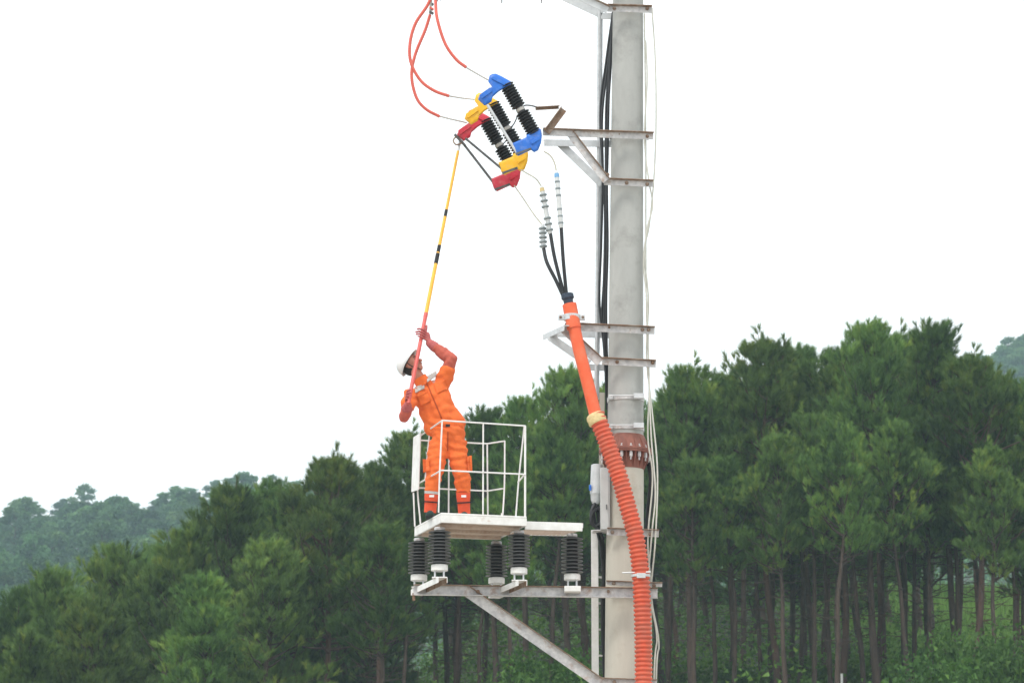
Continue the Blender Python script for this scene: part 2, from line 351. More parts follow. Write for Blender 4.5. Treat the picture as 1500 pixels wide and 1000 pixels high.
def make_pine(seed, H=12.0, cb=0.45, Rc=2.2, red=False, dens=1.0):
    rg = np.random.default_rng(seed); paths = []
    ph = rg.random(4) * 6.28; amp = 0.08 + 0.14 * rg.random()
    def tr(z): return np.array([amp * np.sin(z * 0.45 + ph[0]) + 0.04 * np.sin(z * 1.5 + ph[2]), amp * np.sin(z * 0.4 + ph[1]), z])
    zz = np.linspace(-1.0, H * 0.97, 22)
    paths.append((np.array([tr(z) for z in zz]), 0.108 * (1 - np.clip(zz / H, 0, 1)) ** 0.75 + 0.022 + 0.03 * np.exp(-np.clip(zz, 0, 9) * 1.5)))
    SP, SD, SL, TN = [], [], [], []
    zb = cb * H; z = zb
    lop = rg.random() * 6.28
    while z < H * 0.985:
        t = (z - zb) / (H - zb); nb = rg.integers(3, 6)
        a0 = rg.random() * 6.28
        for b in range(nb):
            if rg.random() < 0.14 and t < 0.9: continue
            az = a0 + b * 6.28 / nb + rg.normal() * 0.3
            prof = (1 - t) ** 0.78 * (0.55 + 0.45 * min(1, t / 0.3))
            L = Rc * prof * rg.uniform(0.42, 1.3) * (1 + 0.2 * np.cos(az - lop)) + 0.28
            el = R(8 + 40 * t + rg.normal() * 10)
            d = np.array([np.cos(az) * np.cos(el), np.sin(az) * np.cos(el), np.sin(el)])
            p = tr(z + rg.normal() * 0.1); pts = [p]; K = 6
            for q in range(K):
                d = d + np.array([0, 0, 0.10 + 0.05 * q / K]) + rg.normal(size=3) * 0.09; d /= np.linalg.norm(d)
                p = p + d * L / K; pts.append(p)
            pts = np.array(pts); paths.append((pts, np.linspace(0.016 + 0.014 * L, 0.008, K + 1)))
            ncl = int(L * 2.1 + 1.5)
            for c_ in range(ncl):
                s = 1.0 if c_ == 0 else 0.28 + 0.68 * rg.random() ** 0.8; f = s * K; i = min(int(f), K - 1)
                bp = pts[i] + (pts[i + 1] - pts[i]) * (f - i)
                ld = pts[i + 1] - pts[i]; ld /= np.linalg.norm(ld)
                lat = np.cross(ld, [0, 0, 1.0]); lat /= np.linalg.norm(lat) + 1e-9
                w = 0 if c_ == 0 else (0.25 + 0.30 * (1 - abs(s - 0.6))) * (0.45 + L * 0.42) * rg.uniform(-1, 1)
                o = bp + lat * w + ld * abs(w) * 0.5 + np.array([0, 0, 0.04 + abs(w) * 0.22])
                if abs(w) > 0.15: paths.append((np.array([bp, (bp + o) / 2 - [0, 0, 0.03], o]), [0.012, 0.009, 0.007]))
                ct = rg.normal() * 0.13
                for q in range(int(rg.integers(5, 9) * dens)):
                    off = rg.normal(size=3) * [0.15, 0.15, 0.09]
                    dd = off * 2.4 + ld * 0.3 + lat * np.sign(w) * 0.12 + np.array([0, 0, 0.8 + 0.4 * rg.random()])
                    SP.append(o + off); SD.append(dd / np.linalg.norm(dd)); SL.append(rg.uniform(0.10, 0.32)); TN.append(ct)
        z += rg.uniform(0.26, 0.46) * (1.15 - 0.4 * t)
    for q in range(7):                                   # upright candles at the crown
        o = tr(H * (0.97 - 0.012 * q)) + rg.normal(size=3) * [0.12, 0.12, 0.03] * (0.3 + q * 0.25)
        SP.append(o); SD.append(np.array([rg.normal() * 0.12, rg.normal() * 0.12, 1.0])); SL.append(rg.uniform(0.3, 0.6)); TN.append(0.05)
    for q in range(15):                                  # long upright shoots poking out of the upper crown
        az = rg.random() * 6.28; t = rg.uniform(0.55, 0.98); zq = zb + (H - zb) * t; rad = Rc * (1 - t) ** 0.8 * rg.uniform(0.5, 1.0) + 0.1
        o = tr(zq) + np.array([np.cos(az) * rad, np.sin(az) * rad, 0.15]); up = np.array([np.cos(az) * 0.25, np.sin(az) * 0.25, 1.0]) + rg.normal(size=3) * 0.08
        up /= np.linalg.norm(up); L = rg.uniform(0.5, 1.0)
        paths.append((np.array([tr(zq - 0.3), o, o + up * L]), [0.02, 0.014, 0.008]))
        for k in range(int(rg.integers(3, 6))):
            f = 0.25 + 0.75 * k / 4; sd2 = up + rg.normal(size=3) * 0.3
            SP.append(o + up * L * f + rg.normal(size=3) * 0.05); SD.append(sd2 / np.linalg.norm(sd2)); SL.append(rg.uniform(0.15, 0.3)); TN.append(0.02)
    for q in range(22):                                  # dead bare branches under the crown
        zq = rg.uniform(0.22, cb + 0.12) * H; az = rg.random() * 6.28; L = rg.uniform(0.4, 1.7); p = tr(zq); pts = [p]
        d = np.array([np.cos(az), np.sin(az), rg.uniform(-0.2, 0.35)])
        for k in range(4): d = d + rg.normal(size=3) * 0.16; p = p + d / np.linalg.norm(d) * L / 4; pts.append(p)
        paths.append((np.array(pts), np.linspace(0.02, 0.006, 5)))
        if L > 0.9: paths.append((np.array([pts[2], pts[2] + rg.normal(size=3) * 0.25, pts[2] + rg.normal(size=3) * 0.4]), [0.01, 0.008, 0.005]))
    SP, SD, SL = np.array(SP), np.array(SD), np.array(SL); SD /= np.linalg.norm(SD, axis=1, keepdims=True)
    n = 46
    tri = needles(SP, SD, SL, n, rg)
    branch_tone = np.clip(0.45 + 0.22 * np.sin(SP[:, 0] * 1.7 + ph[1]) * np.sin(SP[:, 2] * 1.3 + ph[2]) + np.array(TN) + rg.normal(size=len(SP)) * 0.12, 0, 1)
    yel = rg.random(len(SP)) < 0.05; branch_tone[yel] = np.clip(branch_tone[yel] + 0.35, 0, 1)
    tone = np.repeat(branch_tone, n * 3)
    nn = np.arange(len(tri)).reshape(-1, 3)
    root = empty('pine_tree', (0, 0, 0), 'x', 'tree')
    tv, tf = tubes_np(paths, 9)
    mesh_np('trunk', tv, tf, M['bark_red'] if red else M['bark'], root, smooth=True)
    mesh_np('crown', tri, nn, M['needles'], root, tone=tone)
    return root, H, len(nn)

pines = [make_pine(s, 12, cb, rc, red) for s, cb, rc, red in
         [(1, .52, 2.7, 0), (2, .50, 2.9, 1), (3, .56, 2.4, 0), (4, .34, 2.8, 0), (5, .52, 3.1, 1), (6, .58, 2.5, 0), (8, .14, 2.8, 0)]]
used_pine = [False] * len(pines)

def plant(roots, used, k, x, y, ztop=None, h=None, label='', group=None, rz=None, wide=1.0):
    proto, H = roots[k][0], roots[k][1]
    g = float(ground_z(x, y))
    if h is None: h = ztop - 0.35 * (1 if H == 12 else 0) - g
    o = copy_tree(proto) if used[k] else proto
    used[k] = True
    o.location = (x, y, g); s = h / H
    o.scale = (wide * (0.45 + 0.55 * s), wide * (0.45 + 0.55 * s), s)
    o.rotation_euler.z = rng.random() * 6.28 if rz is None else rz
    o['label'] = label
    if group: o['group'] = group
    return o

SK = [(-120, 905), (-60, 895), (20, 872), (90, 846), (180, 808), (270, 778), (335, 728), (400, 720), (478, 676), (560, 688), (600, 645), (650, 640),
      (720, 618), (770, 590), (835, 556), (890, 575), (960, 600), (1008, 546), (1060, 560), (1120, 508), (1170, 530), (1225, 520),
      (1268, 490), (1318, 500), (1375, 494), (1420, 530), (1470, 585), (1530, 590), (1600, 560)]
def sky_line(px): return float(np.interp(px, [a for a, b in SK], [b for a, b in SK]))
SKY_TREES = [  # px, top py, Y, variant, label
    (-70, 893, 90, 0, 'pine at the lower left edge of the near wood, cut by the photo edge'),
    (22, 870, 92, 3, 'low bushy green pine at the far left corner below the hazy hill'),
    (92, 844, 88, 6, 'low pine with full crown just right of the far left corner'),
    (182, 806, 90, 3, 'pine below the tall layered tree of the hazy left ridge'),
    (262, 782, 86, 6, 'pine with dense low crown on the descending left flank of the wood'),
    (338, 728, 90, 0, 'pine with pointed twigs standing out against the hazy hill on the left'),
    (402, 716, 95, 4, 'pine just left of the tallest pine of the left flank'),
    (484, 676, 84, 1, 'tall pine with bare reddish trunk and side limb left of the work platform'),
    (556, 686, 91, 4, 'pine directly left of the railed platform with crown level with its rail'),
    (598, 640, 96, 2, 'pine whose tip rises just behind the left end of the platform railing'),
    (655, 636, 98, 0, 'pine standing behind the worker in the orange overalls'),
    (718, 612, 92, 5, 'pine behind the right half of the platform railing'),
    (770, 588, 90, 2, 'pine between the platform railing and the orange pipe'),
    (832, 552, 88, 0, 'pine with ragged top directly left of the orange pipe'),
    (890, 572, 94, 4, 'pine directly behind the concrete utility pole'),
    (962, 600, 96, 5, 'shorter pine just right of the utility pole and its white wires'),
    (1006, 544, 88, 2, 'slender pointed pine first to stand out right of the utility pole'),
    (1062, 560, 93, 0, 'pine in the dip right of the slender pointed pine'),
    (1122, 506, 88, 1, 'pine with two spiky tops left of the highest pines'),
    (1172, 526, 95, 5, 'pine right of the pine with two spiky tops'),
    (1228, 522, 89, 4, 'pine just left of the tallest crown in the wood'),
    (1272, 488, 86, 0, 'tallest pine of the wood with spiky candles on the skyline'),
    (1316, 500, 93, 2, 'pine adjoining the tallest crown on its right'),
    (1374, 492, 88, 5, 'tall narrow pine with single spiky top near the right edge'),
    (1420, 528, 85, 1, 'pine sloping down beside the hazy far tree on the right'),
    (1478, 564, 90, 4, 'lower pine in front of the hazy far tree at the right edge'),
    (1535, 560, 87, 3, 'pine at the right edge of the near wood, cut by the photo edge'),
    (1600, 545, 92, 0, 'pine just past the right edge of the near wood'),
]
for px, py, Y, k, lab in SKY_TREES:
    p = at(px, py, Y); plant(pines, used_pine, k, p.x, Y, ztop=p.z, label=lab, group='pines on the skyline of the near wood')
LOW = [(50, 935, 79, 6, 'low dark green pine in the bottom left corner'), (150, 880, 80, 3, 'bushy pine in front of the left flank, below the hazy slope'),
       (300, 845, 78, 6, 'bushy pine in front of the left flank with yellowish lower twigs'), (395, 800, 81, 0, 'shorter pine in front, left of the bare trunk left of the platform'),
       (560, 770, 80, 2, 'shorter pine in front, left of the stacked black insulators')]
for px, py, Y, k, lab in LOW:
    p = at(px, py, Y); plant(pines, used_pine, k, p.x, Y, ztop=p.z, label=lab, group='short pines in front of the wood')
INNER = 'pine inside the dense wood, its dark trunk and crown mostly hidden by nearer pines'
cnt = 0
for r_, Y0 in enumerate([94, 99, 104, 109, 115, 122, 130, 139, 147]):
    x0, x1 = -19 * Y0 / 85 - 2, 19 * Y0 / 85 + 2; n = 14 if r_ < 5 else 12
    for i in range(n):
        x = x0 + (i + 0.5 + rng.normal() * 0.22) * (x1 - x0) / n; Y = Y0 + rng.normal() * 1.3
        px = 750 + x / Y * FPX * 0.98
        if Y0 > 106 and 1375 < px < 1640: continue        # open field behind the trunks on the right
        py = sky_line(px) + rng.uniform(35, 110)
        zt = z_at(py, Y); g = float(ground_z(x, Y))
        if zt - g < 5.0: zt = g + 5.0 + rng.random()
        plant(pines, used_pine, int(rng.choice([0, 1, 3, 4, 6, 6, 6, 3])) if px < 640 else int(rng.choice([3, 6, 6, 6, 3, 6] if r_ > 3 else [0, 1, 2, 4, 5, 5, 2, 3])), x, Y, h=min(zt - g, 19), label=INNER, group='pines deep in the near wood', wide=1.05); cnt += 1
# extra slim trunks seen between the crowns and the lower frame edge
SLIM = ['thin bare trunk nearest the orange hose on its right', 'thin straight trunk second from the orange hose', 'trunk left of the bright gap near the bottom middle right', 'trunk beside a dark gap, below the pine with two spiky tops', 'pale reddish trunk behind the thin pale stake', 'dark trunk set back behind the thicker reddish trunk', 'straight trunk below the tallest crown of the wood', 'trunk just left of the broad bush at the lower right', 'trunk rising right behind the broad bush at the lower right', 'rightmost slim trunk before the bright field', 'dark slim trunk set far back right of the utility pole', 'slim trunk left of the diagonal brace under the platform', 'slim trunk crossed by the middle of the diagonal brace', 'slim trunk between the diagonal brace and the ladder', 'slim trunk below the left end of the platform beam',
 'trunk closest behind the loose white wires', 'trunk between the first and second thin trunks right of the hose', 'dim trunk between two thicker trunks below the pine with two spiky tops', 'trunk left of the pale reddish trunk by the stake', 'trunk just right of the pale reddish trunk by the stake', 'second trunk right of the pale stake, set back', 'trunk left of the small green bush at the lower right', 'trunk on the left edge of the bright field', 'trunk in the middle of the bright field behind the broad bush', 'trunk at the very right edge of the photo']
for i_, (px, Y) in enumerate([(1015, 84), (1070, 86), (1145, 83), (1192, 85), (1232, 82), (1300, 97), (1320, 84), (1362, 86), (1456, 83), (1480, 87), (1110, 99), (708, 86), (752, 84), (812, 87), (588, 83), (985, 90), (1040, 89), (1170, 91), (1212, 89), (1255, 88), (1275, 92), (1340, 90), (1402, 87), (1432, 90), (1498, 88)]):
    p = at(px, 900, Y)
    plant(pines, used_pine, [2, 5][int(rng.integers(0, 2))], p.x, Y, ztop=z_at(sky_line(px) + rng.uniform(70, 130), Y), label='slim pine, ' + SLIM[i_], group='slim pines at the front of the wood', wide=0.8)

# ------------------------------------------------------------------ far hazy trees
def make_far(seed, H=9.0, style=0, npads=None, nleaf=330, flat=0.38):
    rg = np.random.default_rng(seed); paths = []; P, T = [], []
    zz = np.linspace(-1, H * 0.93, 9)
    bend = rg.normal() * 0.25
    def tr(z): return np.array([bend * np.sin(z * 0.35), bend * 0.7 * np.sin(z * 0.5 + 1), z])
    paths.append((np.array([tr(z) for z in zz]), 0.17 * (1 - np.clip(zz / H, 0, 1) * 0.8)))
    npad = npads or (13 if style == 0 else 17)
    for i in range(npad):
        t = i / (npad - 1); z = H * (0.45 + 0.5 * t) if style else H * (0.5 + 0.45 * t ** 0.8)
        rad = (2.3 * (1 - t) ** 0.5 + 0.25) * rg.uniform(0.5, 1.1); az = i * 2.4 + rg.random()
        c = tr(z) + np.array([np.cos(az) * rad, np.sin(az) * rad, 0.35 + 0.12 * rad])
        paths.append((np.array([tr(z - 0.3), (tr(z) + c) / 2 - [0, 0, 0.12], c - [0, 0, 0.15]]), [0.06, 0.04, 0.02]))
        n = nleaf; q = rg.normal(size=(n, 3)); q /= np.linalg.norm(q, axis=1, keepdims=True); q *= rg.random((n, 1)) ** 0.4
        sz = np.array([1.05, 1.05, flat if style == 0 else 0.55]) * rg.uniform(0.65, 1.15) * (1.1 - 0.4 * t)
        pts = c + q * sz + np.sin(q * 7) * 0.06
        P.append(pts); T.append(np.clip(0.45 + rg.normal() * 0.2 + rg.normal(size=n) * 0.12, 0, 1))
    P = np.concatenate(P); T = np.concatenate(T); n = len(P)
    a = rg.normal(size=(n, 3)); a /= np.linalg.norm(a, axis=1, keepdims=True); b = np.cross(a, rg.normal(size=(n, 3))); b /= np.linalg.norm(b, axis=1, keepdims=True)
    P = P + rg.normal(size=P.shape) * [0.16, 0.16, 0.1]
    tri = np.stack([P - a * 0.12, P + a * 0.12, P + b * 0.34], 1).reshape(-1, 3)
    root = empty('hill_tree', (0, 0, 0), 'x', 'tree')
    tv, tf = tubes_np(paths, 6); mesh_np('trunk', tv, tf, M['bark'], root, smooth=True)
    mesh_np('crown', tri, np.arange(len(tri)).reshape(-1, 3), M['far_leaf'], root, tone=np.repeat(T, 3))
    return root, H

fars = [make_far(40, 9, 0), make_far(41, 9, 1), make_far(42, 9, 0), make_far(43, 9, 1)]
used_far = [False] * 4
ridge_vars = [make_far(50, 9, 0, 8, 190, 0.2), make_far(51, 9, 0, 12, 200, 0.22), make_far(52, 9, 0, 10, 170, 0.24), make_far(53, 9, 0, 14, 200, 0.3)]
used_ridge = [False] * 4
RIDGE = [(-60, 770, 1, 'hazy tree left of the photo edge on the far ridge'), (15, 756, 0, 'thin layered hazy tree at the left end of the far ridge'),
         (50, 742, 2, 'open crowned hazy tree second on the far ridge'), (92, 733, 3, 'rounded hazy tree left of the tall layered one on the far ridge'),
         (124, 712, 1, 'tallest layered hazy tree on the far left ridge'), (168, 730, 0, 'wide flat crowned hazy tree right of the tallest ridge tree'),
         (198, 738, 2, 'hazy tree with drooping side limb on the far ridge'), (238, 730, 3, 'hazy rounded tree at mid ridge'),
         (276, 716, 1, 'hazy dense tree on the rising part of the far ridge'), (316, 706, 3, 'hazy domed tree before the gap in the far ridge'),
         (362, 700, 0, 'hazy wide crowned tree near the near wood on the far ridge'), (398, 698, 2, 'hazy tree with sky showing through its trunk on the ridge'),
         (436, 706, 1, 'hazy ridge tree touching the near wood'), (1436, 522, 1, 'hazy bluish tree left of the highest far tree on the right'),
         (1476, 496, 0, 'tall hazy layered tree rising at the right edge of the photo'), (1512, 508, 3, 'hazy tree right at the photo edge beyond the near wood'),
         (1560, 500, 1, 'hazy tree past the right photo edge on the far ridge')]
for px, py, k, lab in RIDGE:
    p = at(px, py, 596); plant(ridge_vars, used_ridge, k, p.x, 596, ztop=p.z, label=lab, group='hazy trees along the far ridge', wide=0.95 if k in (1, 3) else 1.15)
n_far = 0
for j, Y in enumerate(np.arange(345, 588, 11.5)):
    wl = 750 * Y / FPX
    n = max(4, int(round((wl * 0.75) / 8.0)))
    for i in range(n):
        x = -wl * 1.08 + (i + 0.5 + rng.normal() * 0.25) * (wl * 0.75) / n
        plant(fars, used_far, int(rng.integers(0, 4)), x, Y + rng.normal() * 3, h=rng.uniform(9.5, 15) if Y < 500 else rng.uniform(5, 9), label='hazy green tree on the wooded slope of the far hill on the left', group='trees covering the far left slope', wide=rng.uniform(1.0, 1.35)); n_far += 1
    if Y > 500:
        for i in range(3):
            x = wl * (0.86 + 0.09 * i) + rng.normal() * 2
            plant(fars, used_far, int(rng.integers(0, 4)), x, Y, h=rng.uniform(10, 15), label='hazy tree of the far hill glimpsed past the right end of the near wood', group='trees on the far right slope', wide=1.2)

def leaf_cloud(P, T, size, name, m, parent=None):
    n = len(P); a = rng.normal(size=(n, 3)); a /= np.linalg.norm(a, axis=1, keepdims=True)
    b = np.cross(a, rng.normal(size=(n, 3))); b /= np.linalg.norm(b, axis=1, keepdims=True)
    s = (size * (0.6 + 0.8 * rng.random(n)))[:, None]
    tri = np.stack([P - a * s * 0.35, P + a * s * 0.35, P + b * s], 1).reshape(-1, 3)
    return mesh_np(name, tri, np.arange(3 * n).reshape(-1, 3), m, parent, tone=np.repeat(T, 3))
# scrub on the far slope
n = 110000
fx = rng.uniform(-130, 130, n); fy = rng.uniform(330, 604, n); fz = ground_z(fx, fy)
lump = 1.2 + 1.1 * np.sin(fx * 0.6) * np.sin(fy * 0.5) + 0.8 * np.sin(fx * 1.5 + 1) * np.sin(fy * 1.9)
fz = fz + np.clip(lump, 0.1, 3) * rng.random(n)
tag(leaf_cloud(np.stack([fx, fy, fz], -1), np.clip(0.5 + 0.15 * lump * 0.3 + rng.normal(size=n) * 0.15, 0, 1), 0.62, 'hill_scrub', M['far_leaf']), 'scrub covering the slope of the far hill', 'shrubs', kind='stuff')
# undergrowth in the near wood
n = 110000
ux = rng.uniform(-32, 34, n); uy = rng.uniform(72, 152, n); uz = ground_z(ux, uy)
lump = np.clip(0.55 + 0.9 * np.sin(ux * 0.9 + 1.3 * np.sin(uy * 0.3)) * np.sin(uy * 0.6 + 0.5), 0.08, 2.2)
uz = uz + lump * rng.random(n) * 2.0
keep = ~((uy > 106) & (ux / uy * FPX * .98 + 750 > 1365))
P_ = np.stack([ux, uy, uz], -1)[keep]
tag(leaf_cloud(P_, np.clip(0.45 + rng.normal(size=len(P_)) * 0.2, 0, 1), 0.17, 'undergrowth', M['bush_leaf']), 'leafy undergrowth on the floor of the pine wood', 'undergrowth', kind='stuff')
# field grass behind the trunks
n = 60000
qx = rng.uniform(15, 40, n); qy = rng.uniform(104, 158, n); b0 = np.stack([qx, qy, ground_z(qx, qy) - 0.02], -1)
d = np.stack([rng.normal(size=n) * 0.1, rng.normal(size=n) * 0.1, rng.uniform(0.25, 0.75, n)], -1); s = np.stack([rng.normal(size=n), rng.normal(size=n), np.zeros(n)], -1) * 0.03
tri = np.stack([b0 - s, b0 + s, b0 + d], 1).reshape(-1, 3)
tag(mesh_np('field_grass', tri, np.arange(3 * n).reshape(-1, 3), M['grass'], tone=np.repeat(np.clip(0.5 + rng.normal(size=n) * 0.2, 0, 1), 3)), 'bright grass of the sloping field seen between the trunks', 'grass', kind='stuff')

def make_bush(seed, rad=1.3, h=1.9):
    rg = np.random.default_rng(seed); root = empty('bush', (0, 0, 0), 'x', 'bush'); paths = []; P, T = [], []
    for i in range(14):
        az = rg.random() * 6.28; L = rg.uniform(0.5, 1); tip = np.array([np.cos(az) * rad * L, np.sin(az) * rad * L, h * rg.uniform(0.45, 1)])
        paths.append((np.array([[0, 0, -0.2], tip * [0.35, 0.35, 0.55], tip]), [0.03, 0.02, 0.008]))
        n = 260; q = rg.normal(size=(n, 3)) * [0.3, 0.3, 0.22]
        P.append(tip + q); T.append(np.clip(0.5 + rg.normal() * 0.12 + rg.normal(size=n) * 0.12, 0, 1))
    tv, tf = tubes_np(paths, 5); mesh_np('stem', tv, tf, M['bark'], root, smooth=True)
    P = np.concatenate(P); leaf_cloud(P, np.concatenate(T), 0.13, 'foliage', M['bush_leaf'], root)
    return root, h
bushes = [make_bush(70), make_bush(71, 1.5, 2.2)]; ub = [False, False]
for k, px, py, Y, h, lab in [(0, 1425, 950, 80, 0, 'broad spreading green bush at the lower right in front of the trunks'), (1, 1360, 985, 79, 0, 'small green bush left of the broad one at the lower right'),
                         (1, 1215, 975, 92, 0, 'bright green bush between two trunks near the bottom edge'), (0, 1050, 990, 92, 0, 'bush low between trunks right of the orange hose'),
                         (0, 815, 975, 84, 0, 'leafy bush between the diagonal brace and the ladder'), (1, 1300, 960, 96, 0, 'pale green bush behind the thick trunks on the right'),
                         (1, 1490, 975, 81, 0, 'green bush in the bottom right corner')]:
    p = at(px, py, Y); o = plant(bushes, ub, k, p.x, Y, ztop=max(p.z, float(ground_z(p.x, Y)) + 1.2), label=lab, group='bushes at the foot of the wood')
    o.scale = (1.0, 1.0, o.scale[2])

# ================================================================== utility pole
PY = 30.0
pole = empty('utility_pole', (at(914, 1000, PY).x, PY, 0), 'tall round concrete utility pole with red-brown flange joint and cream lower section', 'utility pole')
def pz(py): return at(915, py, PY).z
def pole_c(py): p = at(920 - 6 * py / 1000, py, PY); return p
def pole_r(py): return float(np.interp(py, [-400, 80, 640, 1000, 2000], [0.150, 0.170, 0.192, 0.198, 0.215]))
ysu = list(range(-140, 641, 60)) + [648]
MB().tube([pole_c(y) for y in ysu], [pole_r(y) for y in ysu], 40).build('upper_shaft', M['concrete'], pole)
ysl = [672, 760, 860, 960, 1100, 1250]
pts = [pole_c(y) for y in ysl]; pts.append(Vector((pts[-1].x - 0.02, PY, -0.3)))
MB().tube(pts, [pole_r(y) + 0.004 for y in ysl] + [0.24], 40).build('lower_shaft', M['lower_paint'], pole)
c0, c1 = pole_c(638), pole_c(688); ax = (c1 - c0)
MB().lathe(c0, c1, [(0, 0.194), (0.03, 0.203), (0.25, 0.236), (0.41, 0.262)], 40).build('flange_cone', M['oxide'], pole)
MB().lathe(c0, c1, [(0.41, 0.278), (0.475, 0.282), (0.48, 0.274), (0.485, 0.282), (0.55, 0.278)], 40).build('flange_plate', M['oxide'], pole, sharp=60)
MB().lathe(c0, c1, [(0.555, 0.212), (0.97, 0.204), (1.0, 0.200)], 40).build('flange_collar', M['oxide'], pole)
gb = None; bb = None
for k in range(16):
    a = 2 * math.pi * k / 16; dr = V(math.cos(a), math.sin(a), 0); sd_ = V(-math.sin(a), math.cos(a), 0); z0 = c0 + ax * 0.555
    m = MB(); q = [dr * 0.203 , dr * 0.270, dr * 0.262 + ax * 0.12, dr * 0.205 + ax * 0.42]
    m.add([z0 + p + s * sd_ * 0.005 for s in (-1, 1) for p in q], [(0, 1, 2, 3), (7, 6, 5, 4), (0, 4, 5, 1), (1, 5, 6, 2), (2, 6, 7, 3), (3, 7, 4, 0)])
    m.build('rib', M['oxide'], pole)
    m = MB(); q = [dr * 0.20 + ax * -.52, dr * 0.225 + ax * -.4, dr * 0.272 + ax * -.15, dr * 0.2 + ax * -.15]
    m.add([z0 + p + s * sd_ * 0.005 for s in (-1, 1) for p in q], [(0, 1, 2, 3), (7, 6, 5, 4), (0, 4, 5, 1), (1, 5, 6, 2), (2, 6, 7, 3), (3, 7, 4, 0)])
    m.build('rib', M['oxide'], pole)
    a += math.pi / 16; dr = V(math.cos(a), math.sin(a), 0); c = c0 + dr * 0.250
    MB().lathe(c + ax * 0.33, c + ax * 0.80, [(0, 0.009), (0.12, 0.009), (0.121, 0.017), (0.23, 0.017), (0.58, 0.017), (0.60, 0.018), (0.80, 0.018), (0.801, 0.009), (1, 0.009)], 6).build('bolt', M['galv'], pole, sharp=40)
for yb in (586, 629):                                        # steel band clamps under the brackets
    c = pole_c(yb); r = pole_r(yb) + 0.004
    MB().lathe(c - V(0, 0, .022), c + V(0, 0, .022), [(0, r), (0.02, r + .004), (0.98, r + .004), (1, r)], 40).build('band_clamp', M['galv'], pole)
    m = MB()
    m.box(c + V(0.13, -r - 0.03, 0), (0.11, 0.07, 0.055)); m.box(c + V(-0.165, -r + 0.045, 0), (0.045, 0.09, 0.05)); m.build('clamp_lug', M['galv_clean'], pole, bevel=0.004)
    MB().tube([c + V(-0.17, -r - 0.035, 0.006), c + V(0.12, -r - 0.05, 0.006)], 0.007, 8).build('clamp_rod', M['galv_clean'], pole)

def bolts(root, pts, r=0.017):
    for p in pts:
        p = Vector(p)
        MB().lathe(p, p + V(0, -0.04, 0), [(0, r * 1.3), (0.15, r * 1.3), (0.16, r), (0.6, r), (0.61, r * .55), (1, r * .5)], 6).build('bolt', M['rust'], root, sharp=30)

NEARY, FARY = PY - 0.235, PY + 0.235
DN, OUT = V(0, 0, -1), V(0, -1, 0)
def bracket(name, label, parts, bolt_px, cat='bracket', loc=None):
    root = empty(name, loc, label, cat)
    for nm, p0, p1, dn, ot, a, b, clean in parts:
        MB().angle(p0, p1, dn, ot, a, b).build(nm, [M['rust'] if nm in ('upright_arm', 'end_arm') else M['galv_clean'] if clean else M['galv'], M['galv_clean'] if clean == 2 else M['rust']], root, bevel=0.002)
    bolts(root, bolt_px); return root

# upper bracket that carries the switches
b1 = bracket('steel_bracket', 'rusty angle iron bracket carrying the coloured switches near the pole top', [
    ('angle_bar', at(795, 189, NEARY - .12), at(957, 195, NEARY), DN, OUT, .075, .06, 0),
    ('angle_bar', at(885, 262, NEARY), at(957, 265, NEARY), DN, OUT, .07, .06, 0),
    ('diagonal_brace', at(838, 190, NEARY - .075), at(893, 262, NEARY - .07), V(-.6, 0, -.8), OUT, .085, .05, 0),
    ('angle_bar', at(797, 204, FARY - .1), at(896, 206, FARY), DN, V(0, 1, 0), .075, .06, 2),
    ('diagonal_brace', at(822, 204, FARY - .02), at(886, 266, FARY - .02), V(-.6, 0, -.8), V(0, 1, 0), .085, .05, 2),
    ('upright_arm', at(797, 192, NEARY - .15), at(822, 158, NEARY - .15), V(1, 0, .5), OUT, .07, .06, 0),
    ('end_arm', at(818, 156, NEARY - .15), at(784, 158, NEARY - .22), DN, OUT, .03, .05, 0)],
    [at(893, 198, NEARY - .01), at(907, 198, NEARY - .01), at(948, 200, NEARY - .01), at(890, 256, NEARY - .08), at(948, 270, NEARY - .01), at(918, 268, NEARY - .01)], loc=pole_c(230))
for dx in (-1, 1):
    MB().tube([at(894 if dx < 0 else 949, 200, NEARY - .02), at(894 if dx < 0 else 949, 205, FARY + .05)], 0.009, 8).build('tie_rod', M['galv_clean'], b1)
MB().tube(catmull([at(790, 158, NEARY - .2), at(778, 155, NEARY - .22), at(768, 155, NEARY - .24), at(760, 163, 29.52)], 4), 0.008, 6).build('hook_rod', M['dark_metal'], b1)

b2 = bracket('steel_bracket', 'angle iron bracket holding the top of the orange pipe', [
    ('angle_bar', at(829, 473, NEARY - .05), at(959, 479, NEARY), DN, OUT, .08, .06, 0),
    ('angle_bar', at(882, 524, NEARY), at(961, 528, NEARY), DN, OUT, .075, .06, 0),
    ('diagonal_brace', at(828, 474, NEARY - .08), at(884, 526, NEARY - .06), V(-.6, 0, -.8), OUT, .1, .05, 0),
    ('angle_bar', at(812, 484, FARY - .06), at(896, 486, FARY), DN, V(0, 1, 0), .07, .06, 2),
    ('diagonal_brace', at(808, 488, FARY - .05), at(866, 528, FARY - .05), V(-.6, 0, -.8), V(0, 1, 0), .085, .05, 2),
    ('angle_bar', at(862, 533, FARY), at(892, 534, FARY), DN, V(0, 1, 0), .07, .06, 2),
    ('cross_bar', at(826, 476, NEARY - .3), at(795, 490, PY + .55), DN, V(1, 0, 0), .06, .06, 2)],
    [at(892, 480, NEARY - .01), at(941, 483, NEARY - .01), at(950, 483, NEARY - .01), at(956, 531, NEARY - .01), at(904, 530, NEARY - .01)], loc=pole_c(500))
